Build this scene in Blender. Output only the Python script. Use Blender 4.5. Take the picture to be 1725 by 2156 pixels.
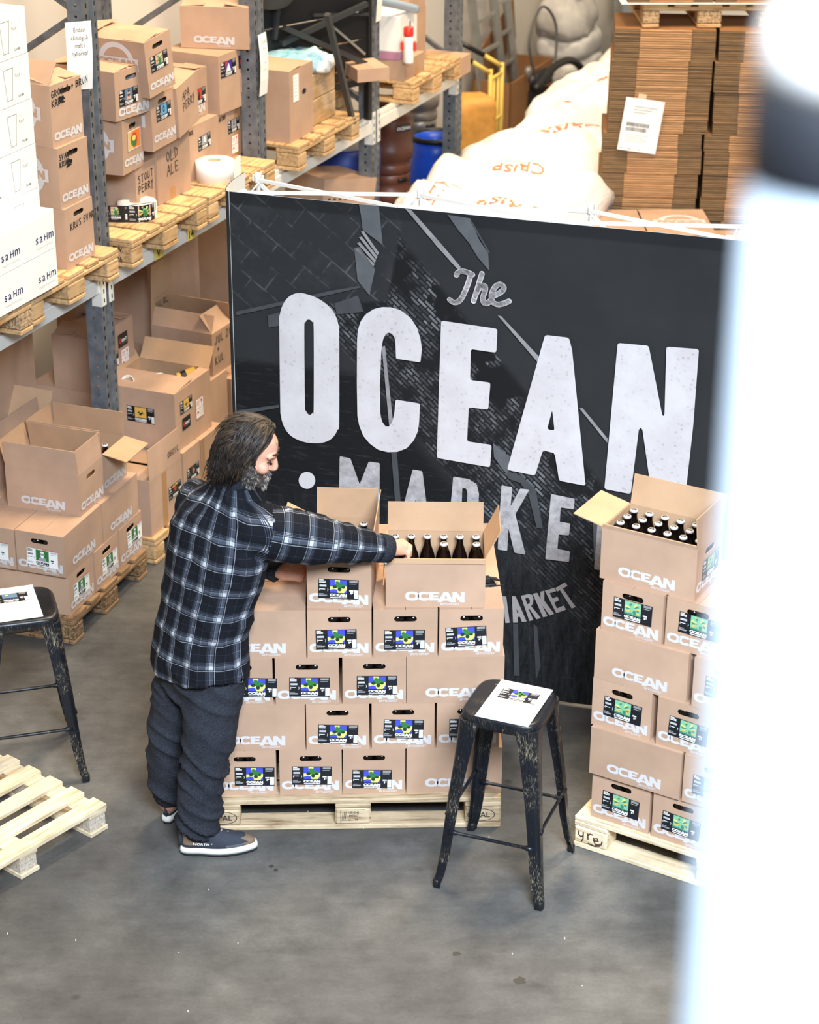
import bpy, bmesh, math, random
from math import pi, sin, cos, radians as R
from mathutils import Vector, Matrix, noise
from mathutils.geometry import tessellate_polygon
from mathutils.bvhtree import BVHTree
random.seed(7)
scene = bpy.context.scene
COL = scene.collection
for o in list(bpy.data.objects): bpy.data.objects.remove(o)

# ---------------------------------------------------------------- camera
F_PX, PITCH, YAW, ROLL = 4397.15, 0.43754, 0.03619, -0.00655
EYE = Vector((0.5621, -7.1454, 4.7661))
_f = Vector((sin(YAW)*cos(PITCH), cos(YAW)*cos(PITCH), -sin(PITCH)))
_r = Vector((cos(YAW), -sin(YAW), 0)); _d = _f.cross(_r)
_r2 = _r*cos(ROLL) + _d*sin(ROLL); _d2 = -_r*sin(ROLL) + _d*cos(ROLL)
cam = bpy.data.cameras.new('camera'); camo = bpy.data.objects.new('camera', cam); COL.objects.link(camo)
M = Matrix(((_r2.x, -_d2.x, -_f.x, EYE.x), (_r2.y, -_d2.y, -_f.y, EYE.y), (_r2.z, -_d2.z, -_f.z, EYE.z), (0, 0, 0, 1)))
camo.matrix_world = M
cam.sensor_fit = 'HORIZONTAL'; cam.sensor_width = 36.0; cam.lens = F_PX/1725*36
cam.clip_start = .05; cam.clip_end = 100
cam.dof.use_dof = True; cam.dof.focus_distance = 8.75; cam.dof.aperture_fstop = 4.0
scene.camera = camo

# ---------------------------------------------------------------- world, lamps, exposure
w = bpy.data.worlds.new('world'); scene.world = w; w.use_nodes = True
bg = w.node_tree.nodes['Background']; bg.inputs[0].default_value = (.90, .95, 1.0, 1); bg.inputs[1].default_value = .13
def area(name, loc, target, sx, sy, power, color):
    l = bpy.data.lights.new(name, 'AREA'); l.shape = 'RECTANGLE'; l.size = sx; l.size_y = sy; l.energy = power; l.color = color
    o = bpy.data.objects.new(name, l); COL.objects.link(o); o.location = loc
    o.rotation_euler = (Vector(target)-Vector(loc)).to_track_quat('-Z', 'Y').to_euler(); return o
wl_ = area('window_light', (1.9, -7.2, 6.6), (1.5, -.5, .5), 3.4, 1.8, 235, (.74, .86, 1.0)); wl_.data.spread = R(72)
area('ceiling_lamp', (3.0, 2.2, 7.6), (2.6, 2.4, 0), 2.2, .7, 360, (1.0, .80, .54))
area('ceiling_lamp', (.6, 2.4, 7.6), (.4, 2.5, 0), 2.2, .7, 250, (1.0, .80, .54))
area('ceiling_lamp', (3.2, 8.5, 7.6), (3.0, 8.0, 0), 2.2, .7, 330, (1.0, .83, .60))
vs = scene.view_settings
vs.view_transform = 'Standard'; vs.look = 'None'; vs.gamma = 1; vs.exposure = .52
try: vs.use_curve_mapping = False
except Exception: pass

# ---------------------------------------------------------------- frames measured in the room
SO = Vector((-.5112, 2.4476, 0)); SA = 1.13832
SD = Vector((cos(SA), sin(SA), 0)); SN = Vector((sin(SA), -cos(SA), 0))     # along the racking, out to the aisle
def SP(t, o, z=0): return SO + SD*t + SN*o + Vector((0, 0, z))
BEAM = 1.56; DECK = BEAM + .144

# ---------------------------------------------------------------- materials
MAT = {}
def lin(c): return tuple(((x/12.92) if x <= .04045 else ((x+.055)/1.055)**2.4) for x in c)
def rgb(*c): return lin([x/255 for x in c])
class NT:
    def __init__(s, name):
        m = bpy.data.materials.new(name); m.use_nodes = True; s.m = m; s.t = m.node_tree; s.n = s.t.nodes; s.b = s.n['Principled BSDF']; MAT[name] = m
    def new(s, k, **kw):
        n = s.n.new(k)
        for a, v in kw.items(): setattr(n, a, v)
        return n
    def link(s, a, b): s.t.links.new(a, b)
    def coord(s, kind='Object', scale=(1, 1, 1), rot=(0, 0, 0)):
        c = s.new('ShaderNodeTexCoord'); m = s.new('ShaderNodeMapping'); m.inputs['Scale'].default_value = scale; m.inputs['Rotation'].default_value = rot
        s.link(c.outputs[kind], m.inputs[0]); return m.outputs[0]
    def noise(s, vec, scale, detail=4, rough=.55):
        n = s.new('ShaderNodeTexNoise'); n.inputs['Scale'].default_value = scale; n.inputs['Detail'].default_value = detail; n.inputs['Roughness'].default_value = rough
        if vec: s.link(vec, n.inputs['Vector'])
        return n.outputs[0]
    def ramp(s, fac, stops):
        r = s.new('ShaderNodeValToRGB'); e = r.color_ramp.elements
        while len(e) < len(stops): e.new(.5)
        for i, (p, c) in enumerate(stops):
            e[i].position = p; e[i].color = (*c, 1) if len(c) == 3 else c
        s.link(fac, r.inputs[0]); return r.outputs[0]
    def mix(s, fac, a, b, mode='MIX'):
        x = s.new('ShaderNodeMix', data_type='RGBA', blend_type=mode)
        for sock, v in ((x.inputs[0], fac), (x.inputs[6], a), (x.inputs[7], b)):
            if hasattr(v, 'links'): s.link(v, sock)
            elif isinstance(v, (int, float)): sock.default_value = v
            else: sock.default_value = (*v, 1)
        return x.outputs[2]
    def math(s, op, a, b=None):
        x = s.new('ShaderNodeMath', operation=op)
        for i, v in enumerate((a, b)):
            if v is None: continue
            if hasattr(v, 'links'): s.link(v, x.inputs[i])
            else: x.inputs[i].default_value = v
        return x.outputs[0]
    def base(s, c):
        if hasattr(c, 'links'): s.link(c, s.b.inputs['Base Color'])
        else: s.b.inputs['Base Color'].default_value = (*c, 1)
    def set(s, rough=.6, metal=0, spec=None, **kw):
        if hasattr(rough, 'links'): s.link(rough, s.b.inputs['Roughness'])
        else: s.b.inputs['Roughness'].default_value = rough
        s.b.inputs['Metallic'].default_value = metal
        if spec is not None: s.b.inputs['Specular IOR Level'].default_value = spec
        for k, v in kw.items(): s.b.inputs[k.replace('_', ' ')].default_value = v
    def bump(s, h, strength=.2, dist=.01):
        b = s.new('ShaderNodeBump'); b.inputs['Strength'].default_value = strength; b.inputs['Distance'].default_value = dist
        s.link(h, b.inputs['Height']); s.link(b.outputs[0], s.b.inputs['Normal'])
def plain(name, c, rough=.6, metal=0, var=.0, scale=20, **kw):
    t = NT(name)
    if var:
        n = t.noise(t.coord(), scale)
        t.base(t.ramp(n, [(.3, [x*(1-var) for x in c]), (.7, [min(1, x*(1+var)) for x in c])]))
    else: t.base(c)
    t.set(rough, metal, **kw); return t.m
def kraft(name, c, var=.1):
    t = NT(name); v = t.coord()
    oi = t.new('ShaderNodeObjectInfo')
    big = t.noise(v, 5, 3); fib = t.noise(t.coord(scale=(60, 60, 400)), 6, 3); 
    a = t.ramp(big, [(.3, [x*(1-var) for x in c]), (.7, [x*(1+var) for x in c])])
    k = t.ramp(fib, [(.3, (.86, .85, .84)), (.7, (1.06, 1.06, 1.06))])
    col = t.mix(1.0, a, k, 'MULTIPLY')
    rnd = t.ramp(oi.outputs['Random'], [(0, (.93, .92, .91)), (1, (1.05, 1.04, 1.03))])
    t.base(t.mix(1.0, col, rnd, 'MULTIPLY')); t.set(.78, spec=.3); t.bump(fib, .06, .002); return t.m
kraft('kraft', rgb(190, 157, 132))
kraft('kraft_inside', rgb(192, 157, 124))
kraft('kraft_dark', rgb(150, 108, 70))
def flutes(name, c, d, freq):
    t = NT(name); v = t.coord()
    wv = t.new('ShaderNodeTexWave', wave_type='BANDS', bands_direction='Z'); wv.inputs['Scale'].default_value = freq; wv.inputs['Distortion'].default_value = .8; wv.inputs['Detail'].default_value = 2; wv.inputs['Detail Scale'].default_value = .7
    t.link(v, wv.inputs[0]); n = t.noise(t.coord(scale=(3, 3, 40)), 3, 4)
    a = t.ramp(wv.outputs[1], [(.15, d), (.75, c)]); k = t.ramp(n, [(.3, (.72, .72, .72)), (.7, (1.15, 1.12, 1.1))])
    t.base(t.mix(1.0, a, k, 'MULTIPLY')); t.set(.85, spec=.2); return t.m
flutes('sheet_edge', rgb(208, 166, 122), rgb(150, 108, 72), 22)
flutes('flute_edge', rgb(150, 122, 90), rgb(98, 76, 54), 26)
def wood(name, c, d, grey=.0):
    t = NT(name); oi = t.new('ShaderNodeObjectInfo')
    tc = t.new('ShaderNodeTexCoord'); ad = t.new('ShaderNodeVectorMath', operation='ADD'); t.link(tc.outputs['Object'], ad.inputs[0])
    mu = t.new('ShaderNodeVectorMath', operation='SCALE'); t.link(oi.outputs['Location'], mu.inputs[0]); mu.inputs['Scale'].default_value = 3.7; t.link(mu.outputs[0], ad.inputs[1])
    mp = t.new('ShaderNodeMapping'); mp.inputs['Scale'].default_value = (2.2, 26, 26); t.link(ad.outputs[0], mp.inputs[0])
    n = t.noise(mp.outputs[0], 2.2, 6, .6)
    n2 = t.noise(ad.outputs[0], 9, 3)
    a = t.ramp(n, [(.32, d), (.5, c), (.72, [min(1, x*1.12) for x in c])])
    k = t.ramp(n2, [(.3, (.82, .80, .77)), (.62, (1.04, 1.04, 1.04))])
    col = t.mix(1.0, a, k, 'MULTIPLY')
    rnd = t.ramp(oi.outputs['Random'], [(0, (.86, .85, .83)), (1, (1.06, 1.05, 1.03))])
    col = t.mix(1.0, col, rnd, 'MULTIPLY')
    t.base(col); t.set(.75, spec=.25); t.bump(n, .12, .003); return t.m
wood('pine', rgb(208, 172, 126), rgb(162, 120, 78))
wood('pine_new', rgb(238, 220, 188), rgb(206, 178, 138))
wood('pine_worn', rgb(206, 184, 152), rgb(140, 112, 84))
wood('pine_old', rgb(150, 120, 88), rgb(88, 66, 46))
t = NT('chipboard'); v = t.coord(); n = t.noise(v, 90, 3); t.base(t.ramp(n, [(.35, rgb(118, 92, 64)), (.5, rgb(178, 146, 108)), (.68, rgb(214, 188, 150))])); t.set(.85); t.bump(n, .3, .004)
t = NT('chipboard_pale'); v = t.coord(); n = t.noise(v, 120, 3); t.base(t.ramp(n, [(.35, rgb(176, 158, 136)), (.55, rgb(212, 198, 178)), (.7, rgb(230, 218, 200))])); t.set(.85); t.bump(n, .3, .003)
t = NT('chipboard_old'); v = t.coord(); n = t.noise(v, 80, 3); t.base(t.ramp(n, [(.35, rgb(78, 58, 38)), (.5, rgb(124, 96, 66)), (.68, rgb(170, 140, 104))])); t.set(.9); t.bump(n, .3, .004)
# floor
t = NT('concrete'); v = t.coord()
n1 = t.noise(v, .9, 5, .6); n2 = t.noise(v, 6, 6, .65); n3 = t.noise(t.coord(scale=(1, 5, 1), rot=(0, 0, .6)), 3, 6, .7); n4 = t.noise(v, 70, 3)
a = t.ramp(n1, [(.32, rgb(74, 73, 72)), (.52, rgb(92, 91, 89)), (.7, rgb(116, 114, 109))])
k = t.ramp(n2, [(.3, (.72, .72, .72)), (.55, (1.0, 1.0, .99)), (.75, (1.20, 1.18, 1.15))])
k3 = t.ramp(n3, [(.3, (.84, .84, .84)), (.6, (1.03, 1.03, 1.03))])
col = t.mix(1.0, t.mix(1.0, a, k, 'MULTIPLY'), k3, 'MULTIPLY')
col = t.mix(1.0, col, t.ramp(n4, [(.3, (.9, .9, .9)), (.7, (1.06, 1.06, 1.06))]), 'MULTIPLY')
vo = t.new('ShaderNodeTexVoronoi', feature='F1'); vo.inputs['Scale'].default_value = 2.3; t.link(v, vo.inputs['Vector'])
spot = t.ramp(vo.outputs['Distance'], [(.035, (0.45, .44, .42)), (.06, (1, 1, 1))]); col = t.mix(.8, col, spot, 'MULTIPLY')
t.base(col); t.set(t.ramp(n2, [(.3, (.42, .42, .42)), (.7, (.62, .62, .62))]), spec=.4); t.bump(n2, .05, .01)
# metals and paints
t = NT('steel_grey'); v = t.coord(); n = t.noise(v, 14, 5); t.base(t.ramp(n, [(.3, rgb(84, 88, 92)), (.7, rgb(126, 128, 130))])); t.set(.5, .35)
t = NT('steel_blue'); v = t.coord(); n = t.noise(v, 14, 5); t.base(t.ramp(n, [(.3, rgb(92, 100, 108)), (.7, rgb(130, 136, 142))])); t.set(.5, .35)
plain('aluminium', rgb(168, 168, 164), .42, .6, .12, 8)
plain('beam_white', rgb(222, 220, 212), .5, 0, .05, 9)
plain('wall_white', rgb(222, 216, 208), .9, 0, .02, 2)
plain('white_paper', rgb(244, 243, 238), .7)
plain('white_card', rgb(240, 239, 234), .75, 0, .02, 5)
plain('white_frame', rgb(216, 216, 212), .4)
plain('white_ink', rgb(208, 203, 202), .8)
plain('dim_ink', rgb(196, 190, 184), .8)
plain('black_ink', rgb(26, 26, 30), .7)
plain('grey_ink', rgb(128, 128, 130), .7)
plain('pale_ink', rgb(190, 190, 190), .7)
plain('navy_ink', rgb(40, 44, 84), .7)
plain('red_ink', rgb(206, 58, 46), .7)
plain('orange_ink', rgb(232, 122, 92), .6)
plain('label_black', rgb(22, 24, 30), .45)
plain('label_blue', rgb(66, 78, 190), .5); plain('label_yellow', rgb(222, 224, 120), .5)
plain('label_green', rgb(50, 118, 58), .5); plain('label_dark_green', rgb(30, 58, 34), .5)
plain('label_mint', rgb(128, 190, 150), .5); plain('label_teal', rgb(62, 128, 104), .5)
plain('label_gold', rgb(226, 180, 88), .5); plain('label_pink', rgb(232, 84, 132), .5); plain('label_sky', rgb(84, 168, 220), .5)
plain('label_orange', rgb(240, 128, 48), .5); plain('label_violet', rgb(70, 48, 150), .5); plain('label_grey', rgb(158, 160, 162), .5)
plain('label_skin', rgb(206, 168, 148), .5); plain('label_sea', rgb(96, 124, 150), .5)
plain('yellow_tag', rgb(222, 204, 96), .6)
plain('tape', rgb(176, 132, 88), .35); plain('tape_clear', rgb(216, 196, 164), .3); plain('stain', rgb(60, 57, 52), .5); plain('burn', rgb(74, 50, 40), .8)
plain('glass_dark', rgb(16, 10, 8), .08, spec=.6)
plain('cap_white', rgb(232, 232, 232), .3, .3)
plain('white_plastic', rgb(236, 236, 232), .4); plain('black_plastic', rgb(22, 23, 25), .45)
plain('red_plastic', rgb(222, 52, 40), .4); plain('blue_plastic', rgb(20, 78, 200), .35, 0, .1, 4); plain('blue_dark', rgb(14, 52, 140), .5)
plain('dark_frame', rgb(58, 60, 62), .5, .2); plain('gap_shade', rgb(12, 12, 12), .9)
plain('grey_blue_tube', rgb(150, 166, 182), .35); plain('grey_tub', rgb(80, 80, 82), .5)
plain('keg_brown', rgb(104, 62, 46), .42, 0, .15, 9); plain('keg_steel', rgb(150, 148, 146), .38, .7, .12, 8)
plain('orange_plastic', rgb(212, 150, 66), .6, 0, .15, 14); plain('yellow_paint', rgb(232, 200, 96), .5)
plain('lilac_band', rgb(176, 124, 150), .6)
t = NT('worn_black'); v = t.coord(scale=(34, 34, 5)); n = t.noise(v, 9, 6, .75); n2 = t.noise(t.coord(), 5, 3)
m_ = t.math('MULTIPLY', n, t.ramp(n2, [(.35, (.75, .75, .75)), (.7, (1.12, 1.12, 1.12))]))
t.base(t.ramp(m_, [(.46, rgb(22, 25, 32)), (.56, rgb(48, 47, 48)), (.68, rgb(196, 180, 146))])); t.set(.36, .25)
t = NT('film'); v = t.coord(); n = t.noise(v, 3.5, 6, .7); n2 = t.noise(t.coord(scale=(1, 1, 3)), 9, 4, .7)
t.base(t.ramp(n, [(.3, rgb(226, 220, 212)), (.6, rgb(244, 241, 236))])); t.set(.28, spec=.5); t.bump(n2, .35, .03)
t = NT('sack'); v = t.coord(); n = t.noise(v, 6, 5, .65); t.base(t.ramp(n, [(.3, rgb(196, 194, 192)), (.7, rgb(226, 225, 222))])); t.set(.5); t.bump(n, .3, .02)
t = NT('sack_grey'); v = t.coord(); n = t.noise(v, 6, 5, .65); t.base(t.ramp(n, [(.3, rgb(172, 168, 164)), (.7, rgb(200, 196, 190))])); t.set(.55); t.bump(n, .3, .02)
t = NT('blue_film'); v = t.coord(); n = t.noise(v, 9, 5, .7); t.base(t.ramp(n, [(.35, rgb(108, 176, 204)), (.65, rgb(190, 224, 232))])); t.set(.3); t.bump(n, .4, .02)
t = NT('wrap_film'); v = t.coord(scale=(1, 1, 4)); n = t.noise(v, 4, 5, .6); t.base(t.ramp(n, [(.3, rgb(160, 122, 80)), (.7, rgb(204, 172, 128))])); t.set(.2, spec=.6); t.bump(n, .3, .02)
# clothes, skin, hair
t = NT('denim'); v = t.coord(); n = t.noise(v, 260, 2); n2 = t.noise(v, 7, 4)
t.base(t.mix(1.0, t.ramp(n, [(.3, rgb(30, 32, 39)), (.7, rgb(60, 62, 69))]), t.ramp(n2, [(.3, (.8, .8, .82)), (.7, (1.1, 1.1, 1.1))]), 'MULTIPLY')); t.set(.9, spec=.15); t.bump(n2, .25, .02)
t = NT('skin'); v = t.coord(); n = t.noise(v, 22, 4); n2 = t.noise(v, 6, 2)
t.base(t.mix(1.0, t.ramp(n2, [(.3, rgb(214, 152, 126)), (.7, rgb(232, 178, 150))]), t.ramp(n, [(.3, (.92, .90, .9)), (.7, (1.05, 1.04, 1.04))]), 'MULTIPLY')); t.set(.5, spec=.35); t.b.inputs['Subsurface Weight'].default_value = .06; t.b.inputs['Subsurface Radius'].default_value = (.02, .008, .004)
plain('lip', rgb(178, 106, 94), .5)
t = NT('hair'); v = t.coord(); n = t.noise(v, 40, 3); t.base(t.ramp(n, [(.3, rgb(17, 13, 12)), (.7, rgb(46, 37, 31))])); t.set(.5, spec=.35)
t = NT('hair_top'); v = t.coord(); n = t.noise(v, 40, 3); t.base(t.ramp(n, [(.3, rgb(36, 29, 24)), (.7, rgb(82, 67, 53))])); t.set(.5, spec=.35)
t = NT('beard'); v = t.coord(); n = t.noise(v, 60, 3); t.base(t.ramp(n, [(.3, rgb(44, 38, 36)), (.5, rgb(84, 74, 70)), (.72, rgb(136, 126, 118))])); t.set(.6)
plain('beard_white', rgb(176, 168, 156), .6); plain('brow', rgb(52, 40, 34), .7)
plain('shoe_brown', rgb(126, 104, 82), .7, 0, .12, 30); plain('shoe_navy', rgb(48, 52, 64), .8, 0, .15, 60); plain('shoe_sole', rgb(222, 220, 212), .6); plain('shoe_tread', rgb(28, 29, 33), .8); plain('shoe_grey', rgb(92, 94, 100), .75); plain('lace', rgb(176, 168, 150), .8)
plain('post_paint', rgb(172, 183, 192), .5); plain('post_cap', rgb(240, 238, 234), .35); plain('post_collar', rgb(34, 36, 42), .6)

# ---------------------------------------------------------------- mesh helpers
class MB:
    def __init__(s): s.v = []; s.f = []; s.m = []; s.mats = []; s.sm = []
    def mi(s, name):
        if name not in s.mats: s.mats.append(name)
        return s.mats.index(name)
    def add(s, vs, fs, mat, smooth=False):
        o = len(s.v); k = s.mi(mat); s.v += [tuple(x) for x in vs]
        for f in fs: s.f.append([i+o for i in f]); s.m.append(k); s.sm.append(smooth)
        return s
    def box(s, x0, x1, y0, y1, z0, z1, mat, c=0.0):
        if c <= 0:
            vs = [(x, y, z) for x in (x0, x1) for y in (y0, y1) for z in (z0, z1)]
            return s.add(vs, [(0, 1, 3, 2), (4, 6, 7, 5), (0, 4, 5, 1), (2, 3, 7, 6), (0, 2, 6, 4), (1, 5, 7, 3)], mat)
        b = bmesh.new(); bmesh.ops.create_cube(b, size=1)
        bmesh.ops.scale(b, vec=(x1-x0, y1-y0, z1-z0), verts=b.verts); bmesh.ops.translate(b, vec=((x0+x1)/2, (y0+y1)/2, (z0+z1)/2), verts=b.verts)
        bmesh.ops.bevel(b, geom=b.edges[:], offset=c, segments=1, affect='EDGES')
        return s.bm(b, mat)
    def bm(s, b, mat, smooth=False, mw=None):
        b.verts.index_update()
        vs = [(mw @ v.co) if mw else v.co.copy() for v in b.verts]
        s.add(vs, [[v.index for v in f.verts] for f in b.faces], mat, smooth); b.free(); return s
    def quad(s, a, b, c, d, mat): return s.add([a, b, c, d], [(0, 1, 2, 3)], mat)
    def poly(s, pts, z, mat, holes=None):      # flat polygon in the XZ plane facing -Y, at y = z
        loops = [[Vector((p[0], p[1], 0)) for p in pts]] + [[Vector((p[0], p[1], 0)) for p in h] for h in (holes or [])]
        tri = tessellate_polygon(loops); flat = [p for l in loops for p in l]
        vs = [(p.x, z, p.y) for p in flat]; fs = []
        for a, b, c in tri:
            A, B, C = flat[a], flat[b], flat[c]
            cr = (B.x-A.x)*(C.y-A.y)-(B.y-A.y)*(C.x-A.x)
            fs.append((a, b, c) if cr > 0 else (a, c, b))
        return s.add(vs, fs, mat)
    def rect(s, x0, x1, z0, z1, y, mat): return s.add([(x0, y, z0), (x1, y, z0), (x1, y, z1), (x0, y, z1)], [(0, 1, 2, 3)], mat)
    def tube(s, pts, rad, mat, n=8, cap=True, smooth=True, flat=1.0):
        pts = [Vector(p) for p in pts]; rads = rad if isinstance(rad, (list, tuple)) else [rad]*len(pts)
        up = Vector((0, 0, 1)); vs = []; fs = []; prev = None
        for i, p in enumerate(pts):
            d = (pts[min(i+1, len(pts)-1)] - pts[max(i-1, 0)]).normalized()
            a = d.cross(prev if prev else (up if abs(d.z) < .95 else Vector((1, 0, 0))))
            if prev: a = prev - d*prev.dot(d)
            a = a.normalized() if a.length > 1e-6 else d.orthogonal().normalized(); prev = a; b = d.cross(a)
            for k in range(n):
                q = 2*pi*k/n; vs.append(p + (a*cos(q)*flat + b*sin(q))*rads[i])
        for i in range(len(pts)-1):
            for k in range(n):
                fs.append((i*n+k, i*n+(k+1) % n, (i+1)*n+(k+1) % n, (i+1)*n+k))
        if cap: fs.append(tuple(range(n))[::-1]); fs.append(tuple((len(pts)-1)*n+k for k in range(n)))
        return s.add(vs, fs, mat, smooth)
    def lathe(s, prof, mat, n=20, c=(0, 0, 0), smooth=True, caps=True):
        vs = []; fs = []
        for r, z in prof:
            for k in range(n): vs.append((c[0]+r*cos(2*pi*k/n), c[1]+r*sin(2*pi*k/n), c[2]+z))
        for i in range(len(prof)-1):
            for k in range(n): fs.append((i*n+k, i*n+(k+1) % n, (i+1)*n+(k+1) % n, (i+1)*n+k))
        if caps: fs.append(tuple(range(n))[::-1]); fs.append(tuple((len(prof)-1)*n+k for k in range(n)))
        return s.add(vs, fs, mat, smooth)
    def loft(s, rings, mat, smooth=True, cap=True):
        n = len(rings[0]); vs = [p for r in rings for p in r]; fs = []
        for i in range(len(rings)-1):
            for k in range(n): fs.append((i*n+k, i*n+(k+1) % n, (i+1)*n+(k+1) % n, (i+1)*n+k))
        if cap: fs.append(tuple(range(n))[::-1]); fs.append(tuple((len(rings)-1)*n+k for k in range(n)))
        return s.add(vs, fs, mat, smooth)
    def beam(s, a, b, wx, wy, mat, up=(0, 0, 1)):
        a = Vector(a); b = Vector(b); d = (b-a).normalized(); u = Vector(up); x = d.cross(u).normalized() if abs(d.dot(u)) < .98 else d.orthogonal().normalized(); y = x.cross(d)
        vs = [p + x*sx*wx/2 + y*sy*wy/2 for p in (a, b) for sx, sy in ((-1, -1), (1, -1), (1, 1), (-1, 1))]
        return s.add(vs, [(0, 3, 2, 1), (4, 5, 6, 7), (0, 1, 5, 4), (1, 2, 6, 5), (2, 3, 7, 6), (3, 0, 4, 7)], mat)
    def ribbon(s, pts, wd, mat, y=0.0, close=False):        # stroke of constant width in XZ, facing -Y
        P = [Vector((p[0], p[1])) for p in pts]
        for i, p in enumerate(P):
            s.poly([(p.x+wd/2*cos(a*pi/4), p.y+wd/2*sin(a*pi/4)) for a in range(8)], y-.0004, mat)
        for a, b in zip(P, P[1:]):
            d = (b-a)
            if d.length < 1e-6: continue
            nrm = Vector((-d.y, d.x)).normalized()*wd/2
            s.poly([(a-nrm)[:], (b-nrm)[:], (b+nrm)[:], (a+nrm)[:]], y, mat)
        return s
    def mesh(s, name):
        me = bpy.data.meshes.new(name); me.from_pydata(s.v, [], s.f)
        for m in s.mats: me.materials.append(MAT[m])
        me.polygons.foreach_set('material_index', s.m); me.polygons.foreach_set('use_smooth', s.sm); me.update(); return me
def obj(name, me, parent=None, loc=(0, 0, 0), rot=(0, 0, 0), sc=None):
    if isinstance(me, MB): me = me.mesh(name)
    o = bpy.data.objects.new(name, me); COL.objects.link(o); o.location = loc; o.rotation_euler = rot
    if sc: o.scale = sc
    if parent: o.parent = parent
    return o
def tag(o, label, cat, group=None):
    o['label'] = label; o['category'] = cat
    if group: o['group'] = group
    return o
def thing(name, label, cat, loc=(0, 0, 0), rotz=0, group=None):
    o = bpy.data.objects.new(name, None); COL.objects.link(o); o.empty_display_size = .05
    o.location = loc; o.rotation_euler = (0, 0, rotz); return tag(o, label, cat, group)
def struct(name, mb, parent=None, loc=(0, 0, 0), rot=(0, 0, 0)):
    o = obj(name, mb, parent, loc, rot)
    if not parent: o['kind'] = 'structure'
    return o
def smooth_pts(P, n=6, closed=True):
    P = [Vector((p[0], p[1], 0)) for p in P]; N = len(P); out = []
    for i in range(N if closed else N-1):
        p0, p1, p2, p3 = (P[(i-1) % N], P[i], P[(i+1) % N], P[(i+2) % N]) if closed else (P[max(i-1, 0)], P[i], P[i+1], P[min(i+2, N-1)])
        for k in range(n):
            u = k/n; q = .5*((2*p1)+(-p0+p2)*u+(2*p0-5*p1+4*p2-p3)*u*u+(-p0+3*p1-3*p2+p3)*u**3); out.append((q.x, q.y))
    if not closed: out.append((P[-1].x, P[-1].y))
    return out
def round_poly(P, r, n=4):
    P = [Vector((p[0], p[1])) for p in P]; N = len(P); out = []
    for i in range(N):
        a, b, c = P[i-1], P[i], P[(i+1) % N]; u = (a-b); v = (c-b); l = min(r, u.length*.45, v.length*.45)
        p = b+u.normalized()*l; q = b+v.normalized()*l
        for k in range(n+1):
            t_ = k/n; x = p*(1-t_)**2 + b*2*t_*(1-t_) + q*t_*t_; out.append((x.x, x.y))
    return out
_tc = {}
def text_mb(s, size=1.0, bold=0.0, xs=1.0, shear=0, mat='black_ink', align='LEFT', mb=None, x=0, z=0, y=0, rot=0):
    key = (s, bold, shear)
    if key not in _tc:
        c = bpy.data.curves.new('t', 'FONT'); c.body = s; c.size = 1; c.offset = bold; c.shear = shear; c.resolution_u = 2; c.fill_mode = 'FRONT'; c.dimensions = '2D'
        o = bpy.data.objects.new('t', c); COL.objects.link(o); dg = bpy.context.evaluated_depsgraph_get(); me = bpy.data.meshes.new_from_object(o.evaluated_get(dg))
        _tc[key] = ([v.co.copy() for v in me.vertices], [list(p.vertices) for p in me.polygons])
        bpy.data.objects.remove(o); bpy.data.meshes.remove(me); bpy.data.curves.remove(c)
    vs, fs = _tc[key]
    if mb is None: mb = MB()
    if not vs: return mb
    xs_ = [v.x for v in vs]; w_ = (max(xs_)+min(xs_))*xs*size; off = 0 if align == 'LEFT' else -w_/2
    cr, sr = cos(rot), sin(rot); out = []
    for v in vs:
        a = v.x*size*xs+off; b = v.y*size; out.append((x+a*cr-b*sr, y, z+a*sr+b*cr))
    ff = []
    for f in fs:
        A, B, C = out[f[0]], out[f[1]], out[f[2]]
        ff.append(f if (B[0]-A[0])*(C[2]-A[2])-(B[2]-A[2])*(C[0]-A[0]) > 0 else f[::-1])
    mb.add(out, ff, mat); return mb
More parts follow.
